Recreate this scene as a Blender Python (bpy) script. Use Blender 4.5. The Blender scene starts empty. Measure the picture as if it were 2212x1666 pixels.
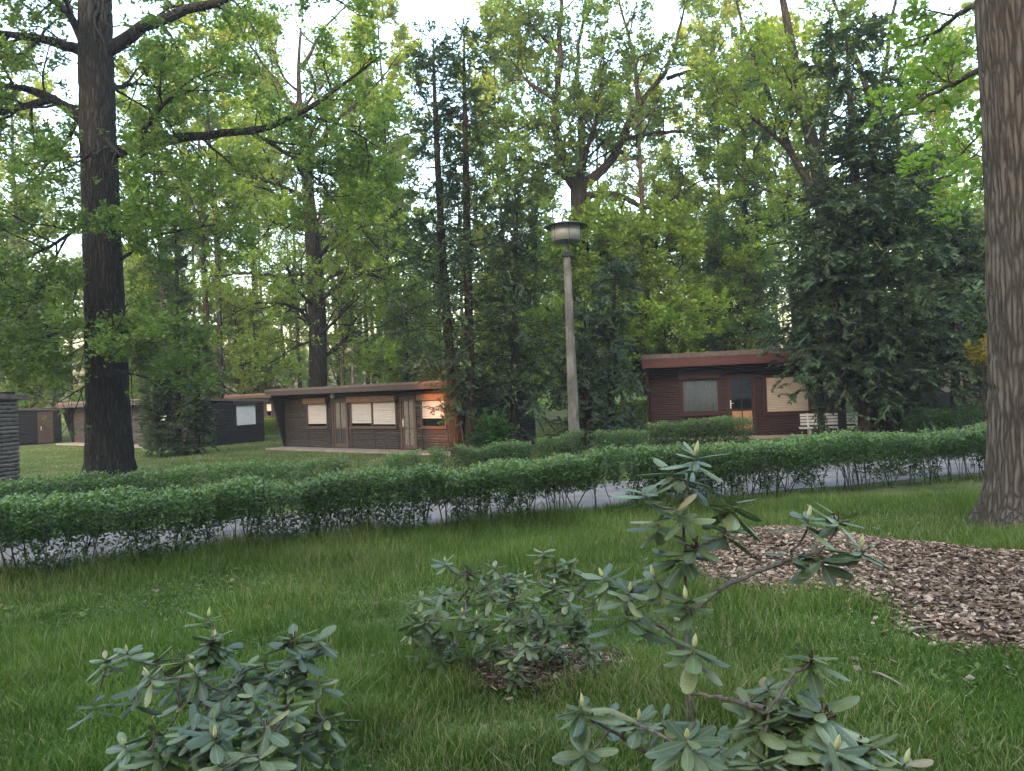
import bpy, math, random
import numpy as np
from mathutils import Vector, Matrix

# ------------------------------------------------------------------ camera, sky, sun, exposure
SC = bpy.context.scene
COL = SC.collection
rad = math.radians
F_PX, CU, CV = 1580.0, 1106.0, 833.0          # focal length and centre in photo units (2212 x 1666)
EYE = 1.95
ROLL, PITCH = rad(2.3), rad(0.3)
_f = Vector((0, math.cos(PITCH), math.sin(PITCH)))
_u0 = Vector((0, -math.sin(PITCH), math.cos(PITCH)))
_r0 = Vector((1, 0, 0))
_r = _r0 * math.cos(ROLL) - _u0 * math.sin(ROLL)
_u = _r0 * math.sin(ROLL) + _u0 * math.cos(ROLL)
cam_d = bpy.data.cameras.new('camera')
cam_d.sensor_fit = 'HORIZONTAL'
cam_d.sensor_width = 36.0
cam_d.lens = 36.0 * F_PX / 2212.0
cam_d.clip_end = 2000
cam_d.clip_start = 0.05
cam = bpy.data.objects.new('camera', cam_d)
COL.objects.link(cam)
cam.matrix_world = Matrix(((_r.x, _u.x, -_f.x, 0), (_r.y, _u.y, -_f.y, 0), (_r.z, _u.z, -_f.z, EYE), (0, 0, 0, 1)))
SC.camera = cam

SUN_EL = rad(6.0)
SUN_AZ = math.atan2(-0.30, -0.954)            # horizontal direction towards the sun: x = sin, y = cos
SUN_V = Vector((math.sin(SUN_AZ) * math.cos(SUN_EL), math.cos(SUN_AZ) * math.cos(SUN_EL), math.sin(SUN_EL)))
W = bpy.data.worlds.new('World')
SC.world = W
W.use_nodes = True
wn = W.node_tree
bg = wn.nodes['Background']
sky = wn.nodes.new('ShaderNodeTexSky')
sky.sky_type = 'NISHITA'
sky.sun_disc = False
sky.sun_elevation = SUN_EL
sky.sun_rotation = SUN_AZ
sky.air_density = 1.0
sky.dust_density = 7.0
sky.ozone_density = 0.9
wn.links.new(sky.outputs['Color'], bg.inputs['Color'])
bg.inputs['Strength'].default_value = 0.15
sun_d = bpy.data.lights.new('sun', 'SUN')
sun_d.energy = 0.42
sun_d.angle = rad(0.6)
sun_d.color = (1.0, 0.42, 0.20)
sun = bpy.data.objects.new('sun', sun_d)
COL.objects.link(sun)
sun.rotation_euler = SUN_V.to_track_quat('Z', 'Y').to_euler()
sun.location = (0, -30, 40)

SC.view_settings.view_transform = 'Standard'
SC.view_settings.look = 'None'
SC.view_settings.gamma = 1.0
SC.view_settings.exposure = 4.35
SC.cycles.max_bounces = 6
SC.cycles.diffuse_bounces = 3
SC.cycles.glossy_bounces = 2
SC.cycles.transmission_bounces = 4
SC.cycles.transparent_max_bounces = 8
SC.cycles.use_denoising = True
SC.cycles.denoiser = 'OPENIMAGEDENOISE'
SC.cycles.denoising_prefilter = 'ACCURATE'
SC.cycles.sample_clamp_indirect = 4.0

rng = np.random.default_rng(7)
random.seed(7)
UP = np.array([0, 0, 1.0])

def ray(u, v):
    d = _f + _r * ((u - CU) / F_PX) - _u * ((v - CV) / F_PX)
    return d
def P(u, v, Y):
    d = ray(u, v)
    k = Y / d.y
    return np.array((d.x * k, Y, EYE + d.z * k))
def G(u, v, z=0.0):
    d = ray(u, v)
    k = (z - EYE) / d.z
    return np.array((d.x * k, d.y * k, z))

# ------------------------------------------------------------------ materials
def nd(nt, t, **kw):
    n = nt.nodes.new(t)
    for k, v in kw.items():
        setattr(n, k, v)
    return n
def new_mat(name):
    m = bpy.data.materials.new(name)
    m.use_nodes = True
    nt = m.node_tree
    nt.nodes.clear()
    out = nd(nt, 'ShaderNodeOutputMaterial')
    return m, nt, out
def c4(c):
    return (c[0], c[1], c[2], 1.0)
def ramp(nt, stops):
    r = nd(nt, 'ShaderNodeValToRGB')
    el = r.color_ramp.elements
    while len(el) > 1:
        el.remove(el[-1])
    el[0].position = stops[0][0]
    el[0].color = c4(stops[0][1])
    for p, c in stops[1:]:
        e = el.new(p)
        e.color = c4(c)
    return r
def coords(nt, kind='pos', scale=(1, 1, 1)):
    mp = nd(nt, 'ShaderNodeMapping')
    mp.inputs['Scale'].default_value = scale
    if kind == 'pos':
        g = nd(nt, 'ShaderNodeNewGeometry')
        nt.links.new(g.outputs['Position'], mp.inputs['Vector'])
    else:
        t = nd(nt, 'ShaderNodeTexCoord')
        nt.links.new(t.outputs['Object'], mp.inputs['Vector'])
    return mp.outputs['Vector']

def mat_surface(name, stops, scale=(4, 4, 4), detail=6, rough=0.7, bump=0.3, bump_d=0.01, bscale=None, kind='pos', spec=0.3, random_v=0.0, metallic=0.0, dist=0.0):
    m, nt, out = new_mat(name)
    L = nt.links.new
    b = nd(nt, 'ShaderNodeBsdfPrincipled')
    b.inputs['Roughness'].default_value = rough
    b.inputs['Specular IOR Level'].default_value = spec
    b.inputs['Metallic'].default_value = metallic
    n = nd(nt, 'ShaderNodeTexNoise')
    n.inputs['Scale'].default_value = 1.0
    n.inputs['Detail'].default_value = detail
    n.inputs['Distortion'].default_value = dist
    L(coords(nt, kind, scale), n.inputs['Vector'])
    r = ramp(nt, stops)
    L(n.outputs['Fac'], r.inputs['Fac'])
    col = r.outputs['Color']
    if random_v > 0:
        oi = nd(nt, 'ShaderNodeObjectInfo')
        mr = nd(nt, 'ShaderNodeMapRange')
        mr.inputs['To Min'].default_value = 1 - random_v
        mr.inputs['To Max'].default_value = 1 + random_v
        L(oi.outputs['Random'], mr.inputs['Value'])
        hs = nd(nt, 'ShaderNodeHueSaturation')
        L(mr.outputs['Result'], hs.inputs['Value'])
        L(col, hs.inputs['Color'])
        col = hs.outputs['Color']
    L(col, b.inputs['Base Color'])
    if bump > 0:
        n2 = nd(nt, 'ShaderNodeTexNoise')
        n2.inputs['Scale'].default_value = 1.0
        n2.inputs['Detail'].default_value = detail
        L(coords(nt, kind, bscale or tuple(s * 3 for s in scale)), n2.inputs['Vector'])
        bp = nd(nt, 'ShaderNodeBump')
        bp.inputs['Strength'].default_value = bump
        bp.inputs['Distance'].default_value = bump_d
        L(n2.outputs['Fac'], bp.inputs['Height'])
        L(bp.outputs['Normal'], b.inputs['Normal'])
    L(b.outputs['BSDF'], out.inputs['Surface'])
    return m

def mat_leaf(name, c1, c2, c3, trans=0.4, rough=0.5, spec=0.35, tint=(1.2, 1.25, 0.65)):
    """leaf material: per leaf colour from the attribute rnd, part reflected, part let through"""
    m, nt, out = new_mat(name)
    L = nt.links.new
    a = nd(nt, 'ShaderNodeAttribute')
    a.attribute_name = 'rnd'
    r = ramp(nt, [(0.0, c1), (0.55, c2), (1.0, c3)])
    L(a.outputs['Fac'], r.inputs['Fac'])
    n = nd(nt, 'ShaderNodeTexNoise')
    n.inputs['Scale'].default_value = 0.55
    n.inputs['Detail'].default_value = 2
    L(coords(nt), n.inputs['Vector'])
    mr = nd(nt, 'ShaderNodeMapRange')
    mr.inputs['From Min'].default_value = 0.3
    mr.inputs['From Max'].default_value = 0.7
    mr.inputs['To Min'].default_value = 0.75
    mr.inputs['To Max'].default_value = 1.25
    L(n.outputs['Fac'], mr.inputs['Value'])
    hs = nd(nt, 'ShaderNodeHueSaturation')
    L(mr.outputs['Result'], hs.inputs['Value'])
    L(r.outputs['Color'], hs.inputs['Color'])
    b = nd(nt, 'ShaderNodeBsdfPrincipled')
    b.inputs['Roughness'].default_value = rough
    b.inputs['Specular IOR Level'].default_value = spec
    L(hs.outputs['Color'], b.inputs['Base Color'])
    t = nd(nt, 'ShaderNodeBsdfTranslucent')
    mx = nd(nt, 'ShaderNodeMix', data_type='RGBA', blend_type='MULTIPLY')
    mx.inputs[0].default_value = 1.0
    L(hs.outputs['Color'], mx.inputs[6])
    mx.inputs[7].default_value = c4(tint)
    L(mx.outputs[2], t.inputs['Color'])
    ms = nd(nt, 'ShaderNodeMixShader')
    ms.inputs['Fac'].default_value = trans
    L(b.outputs['BSDF'], ms.inputs[1])
    L(t.outputs['BSDF'], ms.inputs[2])
    L(ms.outputs['Shader'], out.inputs['Surface'])
    return m

def mat_plain(name, col, rough=0.5, spec=0.4, metallic=0.0, var=0.12, scale=6.0, bump=0.1):
    d = tuple(x * (1 - var) for x in col)
    l = tuple(min(1, x * (1 + var)) for x in col)
    return mat_surface(name, [(0.3, d), (0.7, l)], (scale,) * 3, 5, rough, bump, 0.004, None, 'pos', spec, 0.0, metallic)

def mat_bark(name, dark, mid, light, vs=1.6, hs=14.0, depth=0.03, warp=0.13):
    """long vertical plates with dark furrows between them"""
    m, nt, out = new_mat(name)
    L = nt.links.new
    b = nd(nt, 'ShaderNodeBsdfPrincipled')
    b.inputs['Roughness'].default_value = 0.92
    b.inputs['Specular IOR Level'].default_value = 0.12
    wn_ = nd(nt, 'ShaderNodeTexNoise')
    wn_.inputs['Scale'].default_value = 3.0
    wn_.inputs['Detail'].default_value = 4
    L(coords(nt), wn_.inputs['Vector'])
    mp = nd(nt, 'ShaderNodeMapping')
    mp.inputs['Scale'].default_value = (hs, hs, vs)
    g = nd(nt, 'ShaderNodeNewGeometry')
    ad = nd(nt, 'ShaderNodeMix', data_type='VECTOR')
    ad.inputs[0].default_value = warp
    L(g.outputs['Position'], ad.inputs[4])
    L(wn_.outputs['Color'], ad.inputs[5])
    L(ad.outputs[1], mp.inputs['Vector'])
    v = nd(nt, 'ShaderNodeTexVoronoi')
    v.feature = 'DISTANCE_TO_EDGE'
    v.inputs['Scale'].default_value = 1.0
    v.inputs['Randomness'].default_value = 1.0
    L(mp.outputs['Vector'], v.inputs['Vector'])
    fine = nd(nt, 'ShaderNodeTexNoise')
    fine.inputs['Scale'].default_value = 1.0
    fine.inputs['Detail'].default_value = 8
    L(coords(nt, 'pos', (hs * 3, hs * 3, vs * 5)), fine.inputs['Vector'])
    big = nd(nt, 'ShaderNodeTexNoise')
    big.inputs['Scale'].default_value = 1.2
    big.inputs['Detail'].default_value = 3
    L(coords(nt), big.inputs['Vector'])
    mr = nd(nt, 'ShaderNodeMapRange')
    mr.inputs['From Max'].default_value = 0.28
    L(v.outputs['Distance'], mr.inputs['Value'])
    h1 = nd(nt, 'ShaderNodeMath', operation='MULTIPLY_ADD')
    L(fine.outputs['Fac'], h1.inputs[0])
    h1.inputs[1].default_value = 0.9
    L(mr.outputs['Result'], h1.inputs[2])
    h2 = nd(nt, 'ShaderNodeMath', operation='MULTIPLY_ADD')
    L(big.outputs['Fac'], h2.inputs[0])
    h2.inputs[1].default_value = 0.5
    L(h1.outputs[0], h2.inputs[2])
    sc = nd(nt, 'ShaderNodeMath', operation='MULTIPLY')
    L(h2.outputs[0], sc.inputs[0])
    sc.inputs[1].default_value = 0.42
    r = ramp(nt, [(0.18, dark), (0.5, mid), (0.85, light)])
    L(sc.outputs[0], r.inputs['Fac'])
    L(r.outputs['Color'], b.inputs['Base Color'])
    bp = nd(nt, 'ShaderNodeBump')
    bp.inputs['Strength'].default_value = 1.0
    bp.inputs['Distance'].default_value = depth
    L(h1.outputs[0], bp.inputs['Height'])
    L(bp.outputs['Normal'], b.inputs['Normal'])
    L(b.outputs['BSDF'], out.inputs['Surface'])
    return m

def mat_glass(name, col=(0.01, 0.012, 0.014)):
    m, nt, out = new_mat(name)
    L = nt.links.new
    g = nd(nt, 'ShaderNodeBsdfGlossy')
    g.inputs['Roughness'].default_value = 0.03
    g.inputs['Color'].default_value = (0.9, 0.92, 0.95, 1)
    t = nd(nt, 'ShaderNodeBsdfTransparent')
    t.inputs['Color'].default_value = (0.75, 0.78, 0.8, 1)
    fr = nd(nt, 'ShaderNodeFresnel')
    fr.inputs['IOR'].default_value = 1.5
    ms = nd(nt, 'ShaderNodeMixShader')
    L(fr.outputs['Fac'], ms.inputs['Fac'])
    L(t.outputs['BSDF'], ms.inputs[1])
    L(g.outputs['BSDF'], ms.inputs[2])
    L(ms.outputs['Shader'], out.inputs['Surface'])
    return m

M = {}
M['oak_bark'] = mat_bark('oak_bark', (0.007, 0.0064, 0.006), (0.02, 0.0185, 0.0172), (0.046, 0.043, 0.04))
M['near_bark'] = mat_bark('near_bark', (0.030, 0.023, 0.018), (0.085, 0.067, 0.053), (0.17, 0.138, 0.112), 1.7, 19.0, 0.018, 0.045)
M['conifer_bark'] = mat_bark('conifer_bark', (0.015, 0.011, 0.009), (0.035, 0.027, 0.022), (0.07, 0.055, 0.045), 3, 18, 0.015)
M['pine_bark'] = mat_bark('pine_bark', (0.02, 0.015, 0.012), (0.05, 0.036, 0.028), (0.09, 0.065, 0.05), 2, 9, 0.03)
M['leaf_oak'] = mat_leaf('leaf_oak', (0.060, 0.118, 0.028), (0.115, 0.190, 0.042), (0.190, 0.265, 0.060), 0.47)
M['leaf_bright'] = mat_leaf('leaf_bright', (0.090, 0.165, 0.030), (0.170, 0.260, 0.044), (0.265, 0.345, 0.066), 0.50)
M['leaf_dark'] = mat_leaf('leaf_dark', (0.03, 0.08, 0.025), (0.055, 0.125, 0.035), (0.09, 0.17, 0.04), 0.4)
M['leaf_far'] = mat_leaf('leaf_far', (0.10, 0.16, 0.045), (0.18, 0.25, 0.065), (0.27, 0.33, 0.09), 0.50)
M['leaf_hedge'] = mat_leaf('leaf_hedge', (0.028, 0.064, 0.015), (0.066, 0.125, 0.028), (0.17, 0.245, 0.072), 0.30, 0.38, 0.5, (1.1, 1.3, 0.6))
M['needle_dark'] = mat_leaf('needle_dark', (0.032, 0.060, 0.030), (0.065, 0.105, 0.050), (0.12, 0.165, 0.075), 0.22, 0.55, 0.3, (1.1, 1.2, 0.7))
M['needle_grey'] = mat_leaf('needle_grey', (0.03, 0.06, 0.036), (0.06, 0.10, 0.06), (0.10, 0.15, 0.09), 0.2, 0.55, 0.3, (1.1, 1.2, 0.7))
M['needle_pine'] = mat_leaf('needle_pine', (0.03, 0.06, 0.025), (0.055, 0.095, 0.04), (0.09, 0.13, 0.05), 0.25, 0.55, 0.3, (1.1, 1.1, 0.7))
M['grass'] = mat_leaf('grass', (0.050, 0.098, 0.018), (0.118, 0.178, 0.034), (0.32, 0.29, 0.15), 0.35, 0.55, 0.25, (1.1, 1.25, 0.5))
M['lawn'] = mat_surface('lawn', [(0.3, (0.05, 0.07, 0.022)), (0.5, (0.085, 0.105, 0.036)), (0.72, (0.14, 0.145, 0.065))], (0.9, 0.9, 0.9), 8, 0.95, 0.6, 0.03, (30, 30, 30), spec=0.05)
M['path'] = mat_surface('path', [(0.3, (0.12, 0.105, 0.10)), (0.5, (0.17, 0.15, 0.142)), (0.7, (0.22, 0.195, 0.185))], (2, 2, 2), 10, 0.95, 0.5, 0.01, (60, 60, 60), spec=0.1)
M['soil'] = mat_surface('soil', [(0.3, (0.03, 0.02, 0.014)), (0.7, (0.10, 0.065, 0.045))], (14, 14, 14), 8, 0.95, 0.8, 0.03, spec=0.05)
M['chip'] = mat_leaf('chip', (0.06, 0.038, 0.026), (0.20, 0.125, 0.086), (0.46, 0.34, 0.25), 0.0, 0.85, 0.15)
M['litter'] = mat_leaf('litter', (0.12, 0.08, 0.055), (0.22, 0.165, 0.115), (0.34, 0.28, 0.21), 0.1, 0.8, 0.15)
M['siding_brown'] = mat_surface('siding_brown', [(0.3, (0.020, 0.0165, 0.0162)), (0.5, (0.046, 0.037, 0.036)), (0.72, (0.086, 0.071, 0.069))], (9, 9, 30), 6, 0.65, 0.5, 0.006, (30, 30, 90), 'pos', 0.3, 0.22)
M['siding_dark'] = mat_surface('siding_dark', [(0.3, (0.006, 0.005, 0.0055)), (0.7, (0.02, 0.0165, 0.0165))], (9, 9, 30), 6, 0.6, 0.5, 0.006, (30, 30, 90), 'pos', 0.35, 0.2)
M['siding_red'] = mat_surface('siding_red', [(0.3, (0.015, 0.0045, 0.005)), (0.5, (0.028, 0.0078, 0.0085)), (0.72, (0.045, 0.012, 0.0125))], (9, 9, 30), 6, 0.55, 0.5, 0.006, (30, 30, 90), 'pos', 0.4, 0.18)
M['siding_grey'] = mat_surface('siding_grey', [(0.3, (0.03, 0.024, 0.022)), (0.5, (0.09, 0.078, 0.073)), (0.72, (0.16, 0.14, 0.13))], (9, 9, 30), 6, 0.6, 0.5, 0.006, (30, 30, 90), 'pos', 0.35, 0.2)
M['frame_brown'] = mat_plain('frame_brown', (0.085, 0.050, 0.040), 0.6)
M['frame_red'] = mat_plain('frame_red', (0.036, 0.009, 0.009), 0.45)
M['frame_dark'] = mat_plain('frame_dark', (0.016, 0.013, 0.013), 0.6)
M['box_wood'] = mat_surface('box_wood', [(0.3, (0.16, 0.085, 0.05)), (0.7, (0.28, 0.16, 0.10))], (3, 3, 40), 6, 0.6, 0.3, 0.004)
M['fascia_pink'] = mat_plain('fascia_pink', (0.15, 0.105, 0.092), 0.6)
M['fascia_brown'] = mat_plain('fascia_brown', (0.065, 0.044, 0.039), 0.6)
M['fascia_red'] = mat_plain('fascia_red', (0.068, 0.018, 0.018), 0.4)
M['fascia_dark'] = mat_plain('fascia_dark', (0.03, 0.035, 0.035), 0.6)
M['roof_felt'] = mat_plain('roof_felt', (0.10, 0.075, 0.068), 0.85, var=0.3)
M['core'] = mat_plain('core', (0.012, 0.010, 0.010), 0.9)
M['shutter'] = mat_plain('shutter', (0.60, 0.56, 0.57), 0.5, var=0.06)
M['shutter_white'] = mat_plain('shutter_white', (0.62, 0.64, 0.66), 0.5, var=0.06)
M['shutter_beige'] = mat_plain('shutter_beige', (0.52, 0.44, 0.36), 0.5, var=0.06)
M['curtain'] = mat_plain('curtain', (0.36, 0.37, 0.40), 0.9, var=0.2, scale=18)
M['pane'] = mat_glass('pane')
M['frost'] = mat_surface('frost', [(0.3, (0.09, 0.08, 0.075)), (0.7, (0.22, 0.20, 0.19))], (25, 25, 25), 4, 0.2, 0.6, 0.01, spec=0.6)
M['net'] = mat_plain('net', (0.03, 0.03, 0.03), 0.7)
M['door_panel'] = mat_plain('door_panel', (0.36, 0.20, 0.11), 0.5)
M['white_metal'] = mat_plain('white_metal', (0.75, 0.74, 0.68), 0.35)
M['bench_paint'] = mat_plain('bench_paint', (0.66, 0.62, 0.58), 0.5)
M['concrete'] = mat_surface('concrete', [(0.3, (0.06, 0.055, 0.048)), (0.5, (0.115, 0.107, 0.097)), (0.7, (0.18, 0.17, 0.157))], (5, 5, 3), 8, 0.85, 0.5, 0.008, (40, 40, 40), spec=0.2)
M['slab'] = mat_surface('slab', [(0.3, (0.22, 0.18, 0.15)), (0.7, (0.34, 0.29, 0.25))], (3, 3, 3), 8, 0.9, 0.3, 0.006)
M['lamp_metal'] = mat_plain('lamp_metal', (0.075, 0.085, 0.08), 0.45, metallic=0.2)
M['lamp_black'] = mat_plain('lamp_black', (0.02, 0.02, 0.022), 0.6)
M['rhodo_stem'] = mat_surface('rhodo_stem', [(0.3, (0.07, 0.05, 0.04)), (0.7, (0.20, 0.16, 0.13))], (40, 40, 40), 5, 0.85, 0.5, 0.002)
M['hedge_stem'] = mat_surface('hedge_stem', [(0.3, (0.02, 0.022, 0.015)), (0.7, (0.06, 0.055, 0.04))], (40, 40, 40), 5, 0.85, 0.0, 0.002)
M['bud'] = mat_plain('bud', (0.40, 0.39, 0.17), 0.45, var=0.25, scale=60)
M['stalk'] = mat_plain('stalk', (0.07, 0.028, 0.022), 0.7)
M['plaster'] = mat_plain('plaster', (0.45, 0.42, 0.38), 0.9)

def mat_rhodo(name):
    m, nt, out = new_mat(name)
    L = nt.links.new
    oi = nd(nt, 'ShaderNodeObjectInfo')
    r = ramp(nt, [(0.0, (0.044, 0.066, 0.028)), (0.45, (0.082, 0.112, 0.044)), (0.9, (0.130, 0.155, 0.060)), (0.97, (0.19, 0.20, 0.07)), (1.0, (0.22, 0.15, 0.06))])
    L(oi.outputs['Random'], r.inputs['Fac'])
    g = nd(nt, 'ShaderNodeNewGeometry')
    mx = nd(nt, 'ShaderNodeMix', data_type='RGBA')
    L(g.outputs['Backfacing'], mx.inputs[0])
    n = nd(nt, 'ShaderNodeTexNoise')
    n.inputs['Scale'].default_value = 5
    n.inputs['Detail'].default_value = 5
    tc = nd(nt, 'ShaderNodeTexCoord')
    L(tc.outputs['Object'], n.inputs['Vector'])
    mr = nd(nt, 'ShaderNodeMapRange')
    mr.inputs['To Min'].default_value = 0.7
    mr.inputs['To Max'].default_value = 1.35
    L(n.outputs['Fac'], mr.inputs['Value'])
    hs = nd(nt, 'ShaderNodeHueSaturation')
    L(mr.outputs['Result'], hs.inputs['Value'])
    L(r.outputs['Color'], hs.inputs['Color'])
    sx = nd(nt, 'ShaderNodeSeparateXYZ')
    L(tc.outputs['Object'], sx.inputs[0])
    ab = nd(nt, 'ShaderNodeMath', operation='ABSOLUTE')
    L(sx.outputs['Y'], ab.inputs[0])
    mrb = nd(nt, 'ShaderNodeMapRange')
    mrb.inputs['From Min'].default_value = 0.004
    mrb.inputs['From Max'].default_value = 0.022
    mrb.inputs['To Min'].default_value = 0.65
    mrb.inputs['To Max'].default_value = 0.0
    L(ab.outputs[0], mrb.inputs['Value'])
    rib = nd(nt, 'ShaderNodeMix', data_type='RGBA')
    L(mrb.outputs['Result'], rib.inputs[0])
    L(hs.outputs['Color'], rib.inputs[6])
    rib.inputs[7].default_value = (0.20, 0.24, 0.10, 1)
    L(rib.outputs[2], mx.inputs[6])
    mx.inputs[7].default_value = (0.11, 0.14, 0.06, 1)
    b = nd(nt, 'ShaderNodeBsdfPrincipled')
    L(mx.outputs[2], b.inputs['Base Color'])
    b.inputs['Roughness'].default_value = 0.42
    b.inputs['Specular IOR Level'].default_value = 0.55
    # veins: stretched ripple across the blade
    w = nd(nt, 'ShaderNodeTexWave')
    w.wave_type = 'BANDS'
    w.bands_direction = 'X'
    w.inputs['Scale'].default_value = 4.5
    w.inputs['Distortion'].default_value = 1.5
    L(tc.outputs['Object'], w.inputs['Vector'])
    bp = nd(nt, 'ShaderNodeBump')
    bp.inputs['Strength'].default_value = 0.08
    bp.inputs['Distance'].default_value = 0.02
    L(w.outputs['Fac'], bp.inputs['Height'])
    L(bp.outputs['Normal'], b.inputs['Normal'])
    t = nd(nt, 'ShaderNodeBsdfTranslucent')
    L(hs.outputs['Color'], t.inputs['Color'])
    ms = nd(nt, 'ShaderNodeMixShader')
    ms.inputs['Fac'].default_value = 0.15
    L(b.outputs['BSDF'], ms.inputs[1])
    L(t.outputs['BSDF'], ms.inputs[2])
    L(ms.outputs['Shader'], out.inputs['Surface'])
    return m
M['rhodo'] = mat_rhodo('rhodo')
M['rhodo_inner'] = mat_rhodo('rhodo_inner')

# ------------------------------------------------------------------ mesh helpers
class Acc:
    """collects vertices and faces; build() links them as one mesh object"""
    def __init__(s):
        s.v, s.q, s.t, s.qa, s.ta, s.n = [], [], [], [], [], 0
    def add(s, v, q=None, t=None, qa=None, ta=None):
        v = np.asarray(v, float).reshape(-1, 3)
        if q is not None and len(q):
            q = np.asarray(q, int).reshape(-1, 4)
            s.q.append(q + s.n)
            s.qa.append(np.full(len(q), 0.5) if qa is None else np.asarray(qa, float))
        if t is not None and len(t):
            t = np.asarray(t, int).reshape(-1, 3)
            s.t.append(t + s.n)
            s.ta.append(np.full(len(t), 0.5) if ta is None else np.asarray(ta, float))
        s.v.append(v)
        s.n += len(v)
        return s
    def mesh(s, name, mat, smooth=False):
        me = bpy.data.meshes.new(name)
        v = np.concatenate(s.v)
        q = np.concatenate(s.q) if s.q else np.zeros((0, 4), int)
        t = np.concatenate(s.t) if s.t else np.zeros((0, 3), int)
        me.vertices.add(len(v))
        me.vertices.foreach_set('co', v.astype(np.float32).ravel())
        nl = q.size + t.size
        me.loops.add(nl)
        me.loops.foreach_set('vertex_index', np.concatenate([q.ravel(), t.ravel()]).astype(np.int32))
        nf = len(q) + len(t)
        me.polygons.add(nf)
        st = np.concatenate([np.arange(len(q)) * 4, q.size + np.arange(len(t)) * 3]).astype(np.int32)
        me.polygons.foreach_set('loop_start', st)
        me.polygons.foreach_set('use_smooth', np.full(nf, bool(smooth)))
        at = me.attributes.new('rnd', 'FLOAT', 'FACE')
        at.data.foreach_set('value', np.concatenate(s.qa + s.ta).astype(np.float32))
        me.materials.append(mat)
        me.update(calc_edges=True)
        return me
    def build(s, name, mat, parent=None, smooth=False, loc=None):
        o = bpy.data.objects.new(name, s.mesh(name, mat, smooth))
        COL.objects.link(o)
        if parent is not None:
            o.parent = parent
        if loc is not None:
            o.location = loc
        return o
    def box(s, x0, x1, y0, y1, z0, z1):
        v = [(x0, y0, z0), (x1, y0, z0), (x1, y1, z0), (x0, y1, z0), (x0, y0, z1), (x1, y0, z1), (x1, y1, z1), (x0, y1, z1)]
        return s.add(v, [(0, 3, 2, 1), (4, 5, 6, 7), (0, 1, 5, 4), (1, 2, 6, 5), (2, 3, 7, 6), (3, 0, 4, 7)])
    def prism(s, poly, axis, a0, a1):
        """polygon in the two other axes, extruded along axis"""
        n = len(poly)
        vs = []
        for a in (a0, a1):
            for p, q in poly:
                vs.append({'x': (a, p, q), 'y': (p, a, q), 'z': (p, q, a)}[axis])
        quads = [(i, (i + 1) % n, n + (i + 1) % n, n + i) for i in range(n)]
        tris = []
        for i in range(1, n - 1):
            tris += [(0, i + 1, i), (n, n + i, n + i + 1)]
        return s.add(vs, quads, tris)
    def lathe(s, prof, c=(0, 0, 0), sides=24):
        a = np.arange(sides) / sides * 2 * math.pi
        vs = np.array([[(c[0] + r * math.cos(k), c[1] + r * math.sin(k), c[2] + z) for k in a] for r, z in prof]).reshape(-1, 3)
        q = []
        for i in range(len(prof) - 1):
            for j in range(sides):
                k = (j + 1) % sides
                q.append((i * sides + j, i * sides + k, (i + 1) * sides + k, (i + 1) * sides + j))
        return s.add(vs, q)

def norm(a):
    return a / np.maximum(np.linalg.norm(a, axis=-1, keepdims=True), 1e-9)

def tubes(acc, Pts, R, S=5):
    """Pts (N,K,3), R (N,K) -> tapered tubes"""
    Pts = np.asarray(Pts, float)
    R = np.asarray(R, float)
    if Pts.ndim == 2:
        Pts, R = Pts[None], R[None]
    N, K, _ = Pts.shape
    T = norm(np.gradient(Pts, axis=1))
    ref = np.where(np.abs(T[:, :1, 2:3]) > 0.8, np.array([1.0, 0, 0]), np.array([0, 0, 1.0]))
    A = norm(np.cross(T, np.broadcast_to(ref, T.shape)))
    B = np.cross(T, A)
    a = np.arange(S) / S * 2 * math.pi
    v = Pts[:, :, None] + R[:, :, None, None] * (A[:, :, None] * np.cos(a)[None, None, :, None] + B[:, :, None] * np.sin(a)[None, None, :, None])
    idx = np.arange(N * K * S).reshape(N, K, S)
    q = np.stack([idx[:, :-1], np.roll(idx, -1, 2)[:, :-1], np.roll(idx, -1, 2)[:, 1:], idx[:, 1:]], -1).reshape(-1, 4)
    acc.add(v.reshape(-1, 3), q)
    return acc

def resample(pts, K):
    pts = np.asarray(pts, float)
    # Catmull-Rom-like smoothing through dense linear + smoothing
    d = np.concatenate([[0], np.cumsum(np.linalg.norm(np.diff(pts, axis=0), axis=1))])
    t = np.linspace(0, d[-1], K * 4)
    o = np.stack([np.interp(t, d, pts[:, i]) for i in range(pts.shape[1])], 1)
    k = max(3, K // 3)
    for _ in range(2):
        pad = np.concatenate([np.repeat(o[:1], k, 0), o, np.repeat(o[-1:], k, 0)])
        cs = np.cumsum(np.concatenate([np.zeros((1, o.shape[1])), pad]), axis=0)
        o2 = (cs[2 * k + 1:] - cs[:-2 * k - 1]) / (2 * k + 1)
        o2[0], o2[-1] = o[0], o[-1]
        o = o2
    return o[np.linspace(0, len(o) - 1, K).astype(int)]

def along(Pts, t):
    """sample branches Pts (N,K,3) at t (N,n) -> points, tangents"""
    N, K, _ = Pts.shape
    x = t * (K - 1)
    i = np.clip(x.astype(int), 0, K - 2)
    f = (x - i)[..., None]
    r = np.arange(N)[:, None]
    a, b = Pts[r, i], Pts[r, i + 1]
    return a * (1 - f) + b * f, norm(b - a)

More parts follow.
